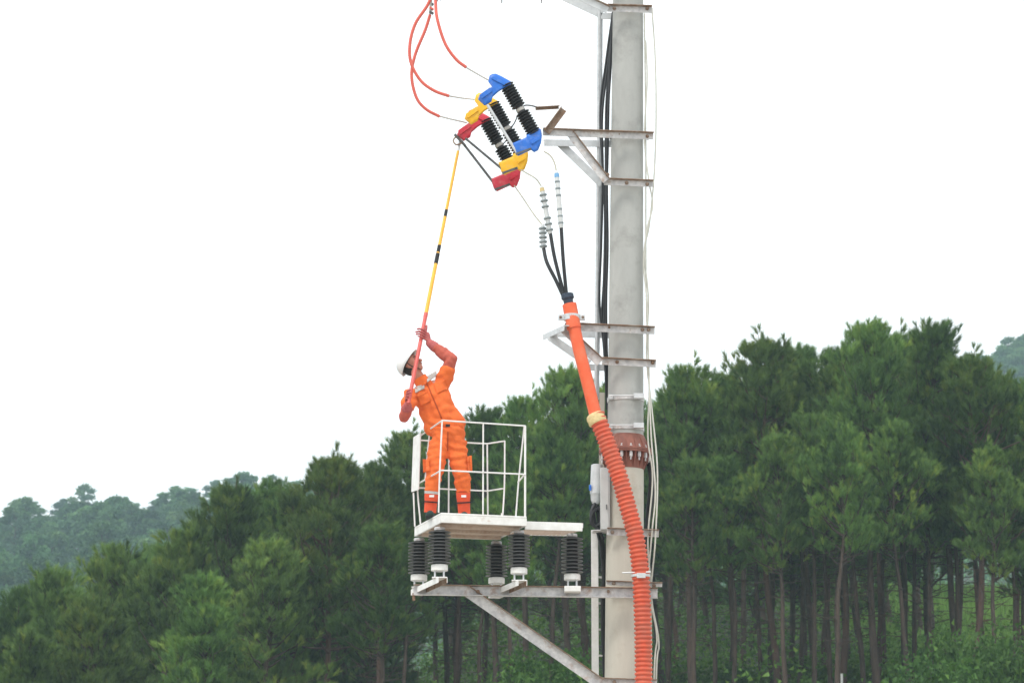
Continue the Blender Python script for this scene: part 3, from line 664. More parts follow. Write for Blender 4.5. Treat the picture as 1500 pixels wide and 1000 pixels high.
b3 = bracket('steel_bracket', 'galvanised bracket at the very top of the photo around the pole', [
    ('angle_bar', at(890, 8, NEARY), at(955, 10, NEARY), DN, OUT, .075, .06, 0),
    ('diagonal_brace', at(800, -34, NEARY - .02), at(893, 10, NEARY - .02), V(-.4, 0, -1), OUT, .085, .05, 1),
    ('diagonal_brace', at(796, -24, FARY), at(884, 17, FARY), V(-.4, 0, -1), V(0, 1, 0), .085, .05, 2),
    ('angle_bar', at(880, 19, FARY), at(897, 19, FARY), DN, V(0, 1, 0), .075, .06, 2)],
    [at(900, 13, NEARY - .01), at(948, 13, NEARY - .01)], loc=pole_c(10))
b4 = bracket('steel_bracket', 'short angle iron clamp across the cream pole section above the platform beam', [
    ('angle_bar', at(889, 773, NEARY), at(965, 776, NEARY), DN, OUT, .075, .06, 0)],
    [at(897, 779, NEARY - .01), at(952, 782, NEARY - .01)], loc=pole_c(778))
b5 = bracket('steel_bracket', 'short upper angle clamp just above the platform beam at the pole', [
    ('angle_bar', at(888, 850, NEARY), at(970, 853, NEARY), DN, OUT, .045, .05, 0)],
    [at(899, 854, NEARY - .01), at(958, 857, NEARY - .01)], loc=pole_c(856))

# platform support beam with diagonal brace
DEV = 0.19
beamY0, beamY1 = NEARY - .02 - DEV, NEARY - .062
beam = empty('support_beam', at(915, 866, PY), 'long rust-edged steel beam with diagonal brace carrying the work platform', 'beam')
m = MB(); p0, p1 = at(606, 856, beamY0), at(963, 861, beamY1)
m.sweep([(0, 0), (0, .065), (.008, .065), (.008, .008), (.102, .008), (.102, .065), (.11, .065), (.11, 0)], p0, p1, DN, OUT, [1, 1, 1, 0, 0, 0, 0, 0]).build('main_channel', [M['galv'], M['rust']], beam, bevel=.002)
MB().angle(at(688, 858, beamY0 + .03), at(884, 994, beamY1), V(-.55, 0, -.83), OUT, .115, .06, .008).build('diagonal_brace', [M['galv'], M['rust']], beam, bevel=.002)
MB().angle(at(878, 992, NEARY - .02), at(962, 995, NEARY), DN, OUT, .08, .06).build('lower_angle', [M['galv'], M['rust']], beam, bevel=.002)
MB().angle(at(604, 868, beamY0 + .01), at(604, 879, beamY0 + .01), V(1, 0, 0), V(0, 1, 0), .03, .05).build('end_tab', [M['rust'], M['rust']], beam)
bolts(beam, [at(891, 866, beamY1 - .03), at(950, 867, beamY1 - .03), at(900, 998, NEARY - .03), at(700, 866, beamY0 + .0)])

# ------------------------------------------------------------------ work platform
TH = R(16.5); E1 = V(math.cos(TH), math.sin(TH), 0); E2 = V(-math.sin(TH), math.cos(TH), 0)
O = at(646, 750, 28.72); PW, PD = 0.905, 1.06
def pf(a, b, z=0): return O + E1 * a + E2 * b + V(0, 0, z)
ROT = Matrix.Rotation(TH, 3, 'Z')
plat = empty('work_platform', pf(PW / 2, PD / 2, -.11), 'white railed work platform the worker in orange stands on', 'platform')
m = MB(); m.box(pf(PW / 2, PD / 2, -.012), (PW, PD, .02), ROT); m.build('deck_plate', M['white'], plat, bevel=.003)
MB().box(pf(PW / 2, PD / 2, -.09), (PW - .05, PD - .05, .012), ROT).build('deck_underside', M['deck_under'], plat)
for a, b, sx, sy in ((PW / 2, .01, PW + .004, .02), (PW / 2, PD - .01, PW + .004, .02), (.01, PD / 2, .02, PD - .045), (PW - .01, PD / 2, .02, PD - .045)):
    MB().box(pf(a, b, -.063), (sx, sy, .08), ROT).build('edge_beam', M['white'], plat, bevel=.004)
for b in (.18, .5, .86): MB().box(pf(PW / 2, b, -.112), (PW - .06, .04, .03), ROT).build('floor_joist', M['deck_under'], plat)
RR = 0.0083
def rail(name, pts, r=RR): return MB().tube(catmull(pts, 5) if len(pts) > 2 else pts, r, 8).build(name, M['white'], plat)
RH = .945; MH = .43
rail('top_rail', [pf(.01, .01, RH), pf(PW - .01, .01, RH - .01)]); rail('mid_rail', [pf(.0, .0, MH), pf(PW - .01, .0, MH)])
rail('top_rail', [pf(.01, .01, RH), pf(.01, PD - .03, RH - .01)]); rail('mid_rail', [pf(.0, .01, MH), pf(-.01, PD - .03, MH)])
rail('top_rail', [pf(.01, PD - .03, RH - .03), pf(.78, PD - .03, RH - .03)]); rail('mid_rail', [pf(.0, PD - .03, MH - .02), pf(.78, PD - .03, MH - .02)])
rail('top_rail', [pf(.78, PD - .03, RH - .03), pf(.88, PD - .35, RH - .05)]); rail('mid_rail', [pf(.78, PD - .03, MH - .02), pf(.86, PD - .35, MH - .04)])
rail('rail_post', [pf(.01, .01, RH), pf(-.012, .01, MH), pf(-.02, .02, 0)])
rail('rail_post', [pf(PW - .012, .01, RH - .01), pf(PW - .014, .01, -.01)], .011); rail('rail_post', [pf(.445, .01, RH - .005), pf(.445, .012, 0)])
rail('rail_post', [pf(.02, .53, RH), pf(-.02, .53, MH + .08), pf(-.02, .52, MH - .05), pf(.035, .42, 0)])
rail('rail_post', [pf(.01, PD - .03, RH - .01), pf(.01, PD - .06, MH), pf(.04, PD - .1, 0)])
rail('rail_post', [pf(.78, PD - .03, RH - .03), pf(.79, PD - .03, 0)]); rail('rail_post', [pf(.36, PD - .03, RH - .03), pf(.36, PD - .03, 0)])
rail('rail_post', [pf(.88, PD - .35, RH - .05), pf(.87, PD - .37, .4), pf(.83, PD - .42, 0)])
rail('rail_post', [pf(PW - .015, .03, RH - .01), pf(PW - .05, .1, MH), pf(PW - .075, .14, 0)])
rail('rail_stay', [pf(PW - .06, .11, MH - .07), pf(PW - .02, .01, MH)])
MB().lathe(pf(.83, PD - .42, .0), pf(.83, PD - .42, .12), [(0, .03), (.6, .03), (.75, .012), (1, .012)], 10).build('post_socket', M['white'], plat)
m = MB(); q = [pf(-.022, PD - .02, RH + .0), pf(-.022, PD - .32, RH + .0), pf(-.03, PD - .28, MH - .08), pf(-.03, PD + .02, MH - .06)]
m.add([p + E1 * s for s in (-.004, .004) for p in q], [(0, 1, 2, 3), (7, 6, 5, 4), (0, 4, 5, 1), (1, 5, 6, 2), (2, 6, 7, 3), (3, 7, 4, 0)]).build('side_panel', M['white'], plat)
rail('rail_post', [pf(-.02, PD - .02, MH - .07), pf(-.005, PD - .03, 0)])

# grille step right of the deck
gr = empty('grille_step', pf(PW + .35, .6, -.11), 'slatted white step panel between the platform and the pole', 'grating')
def at2(px, py, Y): return at(px, py, Y)
g0, g1 = at(769, 764, 29.2), at(853, 765, 29.32); g2, g3 = at(738, 781, 29.95), at(836, 781, 30.0)
zt = (g0.z + g1.z) / 2
for p in (g0, g1): p.z = zt
g2 = V(g0.x - .22, g0.y + .62, zt); g3 = V(g1.x - .16, g1.y + .6, zt)
for p, q, w in ((g0, g1, .085), (g1, g3, .05), (g3, g2, .05)):
    dd = (q - p).normalized(); nn_ = V(-dd.y, dd.x, 0)
    MB().bar(p - V(0, 0, w / 2), q - V(0, 0, w / 2), nn_ * .02, V(0, 0, w)).build('frame_bar', M['white'], gr, bevel=.003)
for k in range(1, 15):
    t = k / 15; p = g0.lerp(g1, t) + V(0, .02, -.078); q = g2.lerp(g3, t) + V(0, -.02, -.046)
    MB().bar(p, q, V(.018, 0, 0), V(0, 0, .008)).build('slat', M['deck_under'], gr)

# post insulators
def insulator(base, h, label, legs=True):
    """base: bottom centre; h: porcelain height"""
    root = empty('post_insulator', base, label, 'insulator', 'black ribbed insulators under the platform')
    if legs:
        m = MB(); m.box(base + V(0, 0, .006), (.15, .12, .01)); m.build('foot_plate', M['white'], root, bevel=.002)
        for sx in (-1, 1):
            for sy in (-1, 1): MB().tube([base + V(sx * .045, sy * .04, .0), base + V(sx * .045, sy * .04, .078)], .009, 8).build('stud', M['galv_clean'], root)
        z = .075
    else: z = .01
    b = base + V(0, 0, z)
    MB().lathe(b, b + V(0, 0, .065), [(0, .08), (.05, .086), (.85, .086), (1, .078)], 28).build('metal_cap', M['white'], root)
    b = b + V(0, 0, .066); ns = 10; st = h / ns
    MB().lathe(b, b + V(0, 0, h), [(0, .062), (1, .058)], 28).build('core', M['porcelain'], root)
    first = None
    for k in range(ns):
        c = b + V(0, 0, st * (k + .35))
        if first is None:
            first = MB(); first.lathe(c, c + V(0, 0, st * .62), [(0, .060), (.02, .085), (.05, .112)], 28, m=0)
            first.lathe(c + V(0, 0, st * .03), c + V(0, 0, st * .30), [(0, .1115), (.05, .1145), (.3, .1145), (.45, .112)], 28, m=1)
            first.lathe(c + V(0, 0, st * .301), c + V(0, 0, st * .62), [(0, .112), (.3, .095), (1, .0605)], 28, m=0)
            s0 = first.build('shed', [M['porcelain'], M['shed_rim']], root, fix=False, sharp=50); z0 = c.z
        else:
            o = s0.copy(); COL.objects.link(o); o.location = s0.location + V(0, 0, c.z - z0)
    t = b + V(0, 0, h)
    MB().lathe(t, t + V(0, 0, .035), [(0, .05), (.2, .056), (.8, .056), (1, .05)], 20).build('top_cap', M['galv'], root)
    return root
zdeck = O.z - .13
def under(a, b, hz): return pf(a, b, 0)
def ins_on(a, b, label, legs=True, basez=None):
    p = pf(a, b, 0); p.z = basez
    h = zdeck - basez - (.075 if legs else .01) - .066 - .035
    insulator(p, h, label, legs)
zb = at(641, 848, 28.95).z
zb2 = at(604, 857, 29.7).z
ins_on(.03, .16, 'black ribbed insulator under the near left corner of the platform', True, zb)
ins_on(.03, .98, 'leftmost black ribbed insulator under the far left corner of the platform', True, zb)
ins_on(.87, .16, 'black ribbed insulator under the near right corner of the platform', True, zb)
ins_on(.87, .98, 'black ribbed insulator under the far right of the platform, middle of the row', True, zb)
pr = at(838, 850, 29.7); hh = (zt - .08) - pr.z - .075 - .066 - .035
insulator(V(pr.x, 29.62, zb), (zt - .07) - zb - .075 - .066 - .035, 'rightmost black ribbed insulator under the slatted step nearest the pole')
# cross channels on the beam
for a in (.03, .87):
    r_ = empty('cross_channel', pf(a, .5, -.7), 'pale steel cross channel under the ' + ('left' if a < .5 else 'middle') + ' pair of platform insulators', 'beam')
    p, q = pf(a, .03, 0), pf(a, 1.12, 0); p.z = q.z = zb
    MB().sweep([(-.05, 0), (.05, 0), (.05, -.06), (.042, -.06), (.042, -.008), (-.042, -.008), (-.042, -.06), (-.05, -.06)], p, q, E1, V(0, 0, 1), [0, 0, 1, 1, 0, 1, 1, 0]).build('channel', [M['white'], M['rust']], r_, bevel=.002)
    q2 = pf(a, 1.0, 0); q2.z = zb - .03; MB().box(q2 - V(0, 0, .035), (.12, .16, .006), ROT).build('seat_plate', M['galv'], r_)
r_ = empty('cross_channel', V(pr.x, 29.62, zb - .03), 'pale steel channel seat under the rightmost platform insulator', 'beam')
MB().box(V(pr.x, 29.66, zb - .032), (.17, .42, .056)).build('channel', M['white'], r_, bevel=.003)

# ------------------------------------------------------------------ worker
def capsule(mb, p0, p1, r0, r1, n=14, flat=None):
    """closed tapered limb; flat = (direction, factor) squashes it"""
    p0, p1 = Vector(p0), Vector(p1); d = (p1 - p0); L = d.length; ax_ = d.normalized() if L > 1e-6 else V(0, 0, 1)
    pts, rr = [], []
    for k in range(5): a = -math.pi / 2 + k * math.pi / 10; pts.append(p0 + ax_ * math.sin(a) * r0); rr.append(max(1e-4, math.cos(a) * r0))
    for k in range(5): a = k * math.pi / 10 + math.pi / 10; 
    pts.append(p0); rr.append(r0)
    for k in range(0, 6): a = k * math.pi / 10; pts.append(p1 + ax_ * math.sin(a) * r1); rr.append(max(1e-4, math.cos(a) * r1))
    b = len(mb.v); mb.tube(pts, rr, n)
    if flat:
        f = flat[0].normalized(); c = (p0 + p1) / 2
        for i in range(b, len(mb.v)):
            w = mb.v[i]
            t = max(0, min(1, (w - p0).dot(ax_) / max(L, 1e-6))); cc = p0 + ax_ * L * t if L > 1e-6 else p0
            k = (w - cc).dot(f); mb.v[i] = w - f * k * (1 - flat[1])
def chain(mb, pts, rr, flat=None):
    for i in range(len(pts) - 1): capsule(mb, pts[i], pts[i + 1], rr[i], rr[i + 1], flat=flat)

def remesh(mb, name, mats, parent, vox, smooth=3, wrinkle=None):
    me = bpy.data.meshes.new('tmp'); me.from_pydata([tuple(v) for v in mb.v], [], mb.f); me.update()
    import bmesh
    bm = bmesh.new(); bm.from_mesh(me); bmesh.ops.recalc_face_normals(bm, faces=bm.faces); bm.to_mesh(me); bm.free()
    o = bpy.data.objects.new('tmp', me); COL.objects.link(o)
    r = o.modifiers.new('r', 'REMESH'); r.mode = 'VOXEL'; r.voxel_size = vox; r.use_smooth_shade = True
    s = o.modifiers.new('s', 'SMOOTH'); s.iterations = smooth; s.factor = 0.5
    dg = bpy.context.evaluated_depsgraph_get(); dg.update()
    m2 = bpy.data.meshes.new_from_object(o.evaluated_get(dg)); bpy.data.objects.remove(o); bpy.data.meshes.remove(me)
    n = len(m2.vertices); co = np.empty(n * 3, np.float32); m2.vertices.foreach_get('co', co); co = co.reshape(-1, 3)
    if wrinkle is not None:
        no = np.empty(n * 3, np.float32); m2.vertices.foreach_get('normal', no); no = no.reshape(-1, 3)
        co = co + no * wrinkle(co)[:, None]
    world_co = co.copy()
    co = co - np.array(root_loc(parent))
    m2.vertices.foreach_set('co', co.astype(np.float32).ravel()); m2.name = name
    m2.materials.clear()
    for mm in (mats if isinstance(mats, list) else [mats]): m2.materials.append(mm)
    m2.polygons.foreach_set('use_smooth', [True] * len(m2.polygons)); m2.update()
    ob = bpy.data.objects.new(name, m2); COL.objects.link(ob); ob.parent = parent
    tree = BVHTree.FromPolygons([Vector(v) for v in world_co], [tuple(p.vertices) for p in m2.polygons])
    return ob, tree

MY = 29.22                                     # worker's depth
floor = O.z
hipL, hipR = at(644, 652, MY - .01), at(667, 650, MY + .03)
kneeL, kneeR = at(635, 696, MY - .07), at(677, 694, MY - .01)
ankL, ankR = at(630, 741, MY - .02), at(680, 741, MY + .06)
ankL.z = ankR.z = floor + .10
pel = at(656, 640, MY); waist = at(651, 612, MY + .03); chest = at(634, 582, MY + .02); neckb = at(621, 563, MY + .02)
shL, shR = at(603, 580, MY - .03), at(648, 561, MY + .04)          # picture left / right
sA, sB = at(598, 591, 28.83), at(674, 206, 30.62)                  # stick ends
def stick_at(py):
    lo, hi = 0.0, 1.0
    for _ in range(40):
        t = (lo + hi) / 2; p = sA.lerp(sB, t); u = (p - Vector((0, 0, CAMZ)))
        fw = u.y * math.cos(PITCH) + u.z * math.sin(PITCH); up = -u.y * math.sin(PITCH) + u.z * math.cos(PITCH)
        y = 500 - FPX * up / fw
        if y > py: lo = t
        else: hi = t
    return sA.lerp(sB, (lo + hi) / 2)
hU, hL = stick_at(492), stick_at(581)
elbR = at(661, 526, MY - .02); wrR = at(630, 503, hU.y + .01)
elbL = at(592, 611, MY - .20); wrL = at(597, 594, hL.y + .03)
HU = V(-.58, .12, .80).normalized(); HF = V(.72, -.50, .50); HF = (HF - HU * HF.dot(HU)).normalized(); HR = HF.cross(HU)
HC = at(604, 534, MY - .01)
def hp(f, u, r): return HC + HF * f + HU * u + HR * r

worker = empty('person', V(pel.x, MY, floor), 'worker in orange overalls and white helmet raising a long switching stick', 'person')
b = MB()
# legs and torso under the clothes
chain(b, [hipL, kneeL, ankL], [.075, .052, .038]); chain(b, [hipR, kneeR, ankR], [.075, .052, .038])
chain(b, [pel + V(0, .03, 0), waist + V(0, .03, -.03), chest + V(0, .04, 0), neckb], [.075, .08, .08, .055]); chain(b, [shL, neckb + V(0, .02, -.02), shR], [.05, .05, .05])
chain(b, [hipL, pel + V(0, .03, 0), hipR], [.07, .07, .07])
for a in (ankL, ankR): capsule(b, a - V(0, 0, .06), a + V(.01, -.12, -.065), .035, .03)
chain(b, [shL, elbL], [.052, .048]); chain(b, [elbL, elbL.lerp(wrL, .4), wrL], [.048, .048, .036]); chain(b, [shR, elbR], [.054, .052]); chain(b, [elbR, elbR.lerp(wrR, .35), wrR], [.052, .052, .036])
# neck, skull, jaw, nose, ears
chain(b, [neckb, hp(-.02, -.075, 0)], [.062, .055])
capsule(b, hp(-.022, .03, 0), hp(.012, .03, 0), .083, .08); capsule(b, hp(.03, -.03, 0), hp(.045, -.075, 0), .062, .038)
capsule(b, hp(.085, -.005, 0), hp(.108, -.03, 0), .011, .017); capsule(b, hp(.075, .035, -.03), hp(.075, .035, .03), .016, .016)
capsule(b, hp(.07, -.015, -.035), hp(.06, -.03, -.042), .022, .02); capsule(b, hp(.07, -.015, .035), hp(.06, -.03, .042), .022, .02)
capsule(b, hp(.084, -.052, -.014), hp(.084, -.052, .014), .011, .011)
for s in (-1, 1): capsule(b, hp(-.01, .02, s * .079), hp(-.005, -.03, s * .077), .020, .013, flat=(HR, .5))

def hand(mb, c, wrist, cam_side, thumb_up=0.055, flare=.03, grip=.021, fat=1.0):
    a = (sB - sA).normalized(); d = wrist - c; d = (d - a * d.dot(a)).normalized(); e = a.cross(d)
    if e.dot(cam_side) < 0: e = -e
    Rg = grip + .010; kn = []
    for i, (s, rr, ln) in enumerate([(.046, .0108, 1.0), (.016, .0112, 1.1), (-.014, .0108, 1.0), (-.042, .0094, .82)]):
        root = c + a * s + d * (Rg + .030) + e * .020; kn.append(root)
        pts = [root]
        for k in range(1, 6):
            ph = R(48 + 118 * ln * (k - 1) / 4); pts.append(c + a * (s * (1 + .04 * k)) + (d * math.cos(ph) + e * math.sin(ph)) * (Rg + .001 + flare * (k / 5) ** 2 * ln))
        chain(mb, pts, [rr * fat * q for q in (1.15, 1.1, 1, 1, .92, .82)])
    base = wrist + (c - wrist) * .12
    for k in kn: chain(mb, [base, base.lerp(k, .6), k], [.024, .020, .0135])
    th = [base + a * .016 + (c - base) * .25, c + a * .055 + d * (Rg + .018) - e * .006]
    for k in range(3):
        ph = R(-5 + 22 * k); th.append(c + a * (.055 + thumb_up * (k + 1) / 3) + (d * math.cos(ph) + e * math.sin(ph)) * (Rg + .004 - .001 * k))
    chain(mb, th, [.020, .0155, .0128, .0118, .010])
CAMD = V(-.15, -1, -.1)
hand(b, hU, wrR, CAMD, .085, .034, fat=.8); hand(b, hL, wrL, CAMD, .03, .012, fat=.8)
body, _ = remesh(b, 'body', M['skin'], worker, .0075, 2)
def inflate(mb, k):
    return mb
us = MB()
M['undersleeve'] = mat('dull_red_undersleeve', (0.52, 0.115, 0.075), (0.40, 0.08, 0.055), 18, 0.85, bump=0.5, bscale=40)
for w_, e_, s_ in ((wrR, elbR, shR), (wrL, elbL, shL)):
    us = MB(); kk = 1 if e_ is elbR else .86; chain(us, [w_.lerp(e_, .12), w_.lerp(e_, .6), e_, e_.lerp(s_, .55)], [.045, .066 * kk, .066 * kk, .066])
    remesh(us, 'undersleeve', M['undersleeve'], worker, .008, 3, wrinkle=lambda co: 0.003 * np.sin(co[:, 2] * 75 + 2 * np.sin(co[:, 0] * 50)))
# gloves over the hands
for c, w, el, tu, fl in ((hU, wrR, elbR, .085, .034), (hL, wrL, elbL, .03, .012)):
    g = MB(); hand(g, c, w, CAMD, tu, fl); cu = w.lerp(el, .2); chain(g, [w.lerp(c, .1), w, cu], [.036, .044, .054])
    ob, _ = remesh(g, 'glove', M['glove'], worker, .0045, 1, wrinkle=lambda co: 0.0008 + 0.0008 * np.sin(co[:, 2] * 190) * np.sin(co[:, 0] * 170))

def fold(amp, f1=26.0, f2=17.0, ph=0):
    def w(co):
        x, y, z = co[:, 0], co[:, 1], co[:, 2]
        q = np.sin(x * f1 + 2.2 * np.sin(z * f2 + ph) + y * 11) * np.sin(z * f2 * 1.35 + x * 9 + 1.5 * np.sin(x * 21 + ph))
        q2 = np.sin((x * .7 + z) * 55 + 3 * np.sin(x * 14 - z * 9 + ph))
        return amp * q + amp * .45 * q2
    return w
s = MB()
chest2 = chest + V(-.01, 0, 0)
for p0, p1, r0, r1 in ((waist + V(.055, 0, -.07), chest + V(.075, 0, -.01), .125, .12), (waist + V(-.07, 0, -.07), chest + V(-.085, 0, 0), .125, .115),
                       (waist + V(0, -.02, -.05), chest, .15, .145), (chest + V(.06, .0, .0), shR + V(-.01, 0, -.0), .12, .075),
                       (chest + V(-.07, 0, 0), shL + V(.01, 0, -.01), .115, .075), (chest, neckb + V(0, 0, -.02), .13, .09)):
    capsule(s, p0, p1, r0, r1, 20, flat=(V(0.15, 1, 0), .80))
capsule(s, waist + V(.075, 0, -.06), waist + V(-.065, 0, -.08), .150, .145, 20, flat=(V(0, 1, 0), .84))
capsule(s, waist + V(.095, -.01, -.09), waist + V(-.07, -.01, -.14), .085, .095, 20)
chain(s, [shR, shR.lerp(elbR, .52)], [.092, .084]); chain(s, [shL, shL.lerp(elbL, .45)], [.088, .080])
chain(s, [neckb + V(-.03, -.02, .01), neckb + V(.04, -.03, .0)], [.055, .05])
shirt, shirt_t = remesh(s, 'shirt', M['orange_cloth'], worker, .010, 4, wrinkle=fold(.0085, 22, 19))
t = MB()
capsule(t, pel + V(-.05, 0, .04), pel + V(.06, 0, .04), .125, .12, 20, flat=(V(0, 1, 0), .85))
for h_, k_, a_ in ((hipL, kneeL, ankL), (hipR, kneeR, ankR)):
    mid = k_.lerp(a_, .42)
    chain(t, [h_ + V(0, 0, .0), h_.lerp(k_, .55), k_, mid], [.117, .100, .086, .076])
tr_, tr_t = remesh(t, 'trousers', M['orange_cloth'], worker, .010, 4, wrinkle=fold(.0095, 17, 29, 1.3))
# gaiters, reflective ankle bands, boots
for i, (k_, a_) in enumerate(((kneeL, ankL), (kneeR, ankR))):
    p, q = k_.lerp(a_, .44), a_ + V(0, 0, -.03); dd = q - p
    MB().lathe(p, q, [(0, .070), (.1, .074), (.5, .067), (.9, .062), (1, .064)], 24).build('gaiter', M['orange_dark'], worker)
    for t0, m_ in ((.04, 'reflect' if i == 0 else 'seam'), (.50, 'strap')):
        MB().lathe(p + dd * t0, p + dd * (t0 + (.12 if m_ == 'reflect' else .05)), [(0, .0765), (1, .0755)], 24).build('ankle_band', M[m_], worker)
    MB().lathe(p + dd * .24, p + dd * .34, [(0, .0725), (1, .0715)], 24).build('cuff_seam', M['orange_dark'], worker)
    c = p + dd * .30 + V(.005, -.072, 0)
    MB().box(c, (.05, .006, .022)).build('reflective_mark', M['white'], worker)
    sh = MB(); capsule(sh, a_ + V(0, .03, -.055), a_ + V(.005, -.15, -.065), .05, .036, flat=None); capsule(sh, a_ + V(0, .01, -.06), a_ + V(0, 0, .03), .05, .055)
    remesh(sh, 'boot', M['shoe'], worker, .009, 3)
    MB().box(a_ + V(.003, -.05, -.092), (.085, .25, .016)).build('boot_sole', M['sole'], worker, bevel=.006)
# flat details lying on the cloth, found by casting onto it
def cloth_patch(tree, px_poly, name, m_, nu=8, nv=6, lift=.006, parent=worker):
    """four photo corners (in order) laid onto the garment"""
    A, B, C_, D_ = [Vector((x, y, 0)) for x, y in px_poly]; vs = []
    for j in range(nv + 1):
        for i in range(nu + 1):
            u, v = i / nu, j / nv
            p = (A.lerp(B, u)).lerp(D_.lerp(C_, u), v); tgt = at(p.x, p.y, MY); org = Vector((0, 0, CAMZ)); dr = (tgt - org).normalized()
            h = tree.ray_cast(org, dr)
            q = h[0] if h[0] is not None else tgt; nrm = h[1] if h[1] is not None else -dr
            if nrm.dot(dr) > 0: nrm = -nrm
            vs.append(q + nrm * lift)
    mb = MB(); w = nu + 1
    mb.add(vs, [(j * w + i, j * w + i + 1, (j + 1) * w + i + 1, (j + 1) * w + i) for j in range(nv) for i in range(nu)])
    o = mb.build(name, m_, parent, fix=False); sm = o.modifiers.new('th', 'SOLIDIFY'); sm.thickness = .003; return o
cloth_patch(shirt_t, [(625, 551), (639, 543), (640, 550), (626, 560)], 'reflective_patch', M['reflect'])
cloth_patch(shirt_t, [(607, 567), (621, 562), (622, 569), (608, 576)], 'reflective_patch', M['reflect'])
cloth_patch(shirt_t, [(624, 560), (626, 560), (648, 612), (646, 613)], 'zip_flap', M['seam'], 2, 14, .003)
cloth_patch(shirt_t, [(610, 580), (626, 573), (631, 588), (617, 595)], 'chest_pocket', M['orange_cloth'], 8, 8, .009)
cloth_patch(shirt_t, [(609, 579), (626, 572), (627, 576), (610, 583)], 'pocket_flap', M['orange_cloth'], 8, 3, .014)
cloth_patch(shirt_t, [(635, 562), (651, 556), (655, 570), (640, 577)], 'chest_pocket', M['orange_cloth'], 8, 8, .009)
cloth_patch(tr_t, [(683, 668), (691, 667), (692, 690), (684, 692)], 'leg_pocket', M['orange_cloth'], 5, 8, .012)
cloth_patch(tr_t, [(619, 672), (630, 673), (630, 690), (620, 692)], 'leg_pocket', M['orange_cloth'], 5, 8, .012)
cloth_patch(tr_t, [(655, 632), (657, 632), (656, 660), (654.5, 660)], 'fly_seam', M['seam'], 1, 8, .003)
MB().box(at(656, 623, MY - .155), (.045, .02, .028)).build('belt_buckle', M['strap'], worker, bevel=.003)
# collar
MB().lathe(neckb + V(0, 0, -.005), neckb.lerp(hp(-.02, -.075, 0), .55), [(0, .082), (.4, .078), (1, .074)], 20).build('collar', M['orange_cloth'], worker)
# face
for s_ in (-1, 1):
    MB().lathe(hp(.068, .012, s_ * .032), hp(.084, .012, s_ * .032), [(0, .012), (.6, .011), (1, .003)], 12).build('eye', M['eye'], worker)
    MB().tube([hp(.088, .034, s_ * .014), hp(.089, .038, s_ * .032), hp(.078, .034, s_ * .05)], .0045, 6).build('eyebrow', M['hair'], worker)
MB().tube([hp(.084, -.054, -.024), hp(.095, -.051, 0), hp(.084, -.054, .024)], .005, 6).build('mouth', M['lip'], worker)
hr = MB(); capsule(hr, hp(-.045, .03, 0), hp(-.05, -.02, 0), .082, .07); remesh(hr, 'hair', M['hair'], worker, .009, 2)
# helmet
fU, fF, fR = HU, HF, HR
HB = hp(-.028, .038, 0)
HU = V(-.88, .14, .45).normalized(); HF = V(.42, -.34, .84); HF = (HF - HU * HF.dot(HU)).normalized(); HR = HF.cross(HU)
m = MB(); N = 28; rings = []
for k in range(9):
    a = k / 8 * math.pi / 2; rings.append((math.cos(a), math.sin(a)))
vs, fs = [], []
for cr, su in rings:
    for j in range(N):
        t_ = 2 * math.pi * j / N; vs.append(HB + HF * math.cos(t_) * .136 * max(cr, .01) + HR * math.sin(t_) * .118 * max(cr, .01) + HU * su * .125)
for i in range(8):
    for j in range(N): fs.append((i * N + j, i * N + (j + 1) % N, (i + 1) * N + (j + 1) % N, (i + 1) * N + j))
m.add(vs, fs)
shell = m.build('helmet_shell', M['helmet'], worker, fix=False, sharp=80); sf = shell.modifiers.new('th', 'SOLIDIFY'); sf.thickness = .004
m = MB(); vs, fs = [], []
for j in range(N):
    t_ = 2 * math.pi * j / N; c_, s_ = math.cos(t_), math.sin(t_); ext = .010 + .022 * max(0, c_) ** 2
    vs += [HB + HF * c_ * .132 + HR * s_ * .115, HB + HF * c_ * (.136 + ext) + HR * s_ * (.118 + .012) - HU * (.004 + .012 * max(0, c_))]
for j in range(N): k = (j + 1) % N; fs.append((2 * j, 2 * j + 1, 2 * k + 1, 2 * k))
m.add(vs, fs); br = m.build('helmet_brim', M['helmet'], worker, fix=False, sharp=80); sf = br.modifiers.new('th', 'SOLIDIFY'); sf.thickness = .004
m = MB(); m.lathe(HB - HU * .006, HB + HU * .02, [(0, .100), (1, .104)], 24); m.build('helmet_headband', M['strap'], worker)
rib_ = MB(); rib_.tube([HB + HF * math.cos(a) * .138 + HU * math.sin(a) * .128 for a in [i / 14 * math.pi for i in range(1, 14)]], .006, 6); rib_.build('helmet_ridge', M['helmet'], worker)
HU, HF, HR = fU, fF, fR
MB().tube(catmull([hp(.0, .04, .085), hp(.02, -.03, .082), hp(.045, -.085, .045), hp(.052, -.108, 0), hp(.045, -.085, -.045), hp(.02, -.03, -.082), hp(.0, .04, -.085)], 5), .0045, 6).build('chin_strap', M['strap'], worker)

# ------------------------------------------------------------------ switching stick
st = empty('switching_stick', stick_at(400), 'long yellow and red switching stick hooked onto the red switch', 'pole')
def seg(y0, y1, r0, r1, m_, name): MB().tube([stick_at(y0), stick_at(y1)], [r0, r1], 12).build(name, m_, st)
MB().tube([sA, stick_at(462)], [.021, .021], 14).build('red_grip', M['stick_red'], st)
seg(462, 382, .0215, .0205, M['stick_yellow'], 'yellow_tube'); seg(382, 318, .0190, .0185, M['stick_yellow'], 'yellow_tube'); seg(318, 222, .0175, .016, M['stick_yellow'], 'yellow_tube')
seg(387, 372, .022, .022, M['strap'], 'joint_collar'); seg(370, 360, .020, .020, M['strap'], 'joint_collar'); seg(319, 308, .018, .018, M['strap'], 'joint_collar')
seg(464, 459, .023, .023, M['stick_red'], 'joint_ring'); seg(224, 207, .014, .016, M['galv_clean'], 'metal_tip')

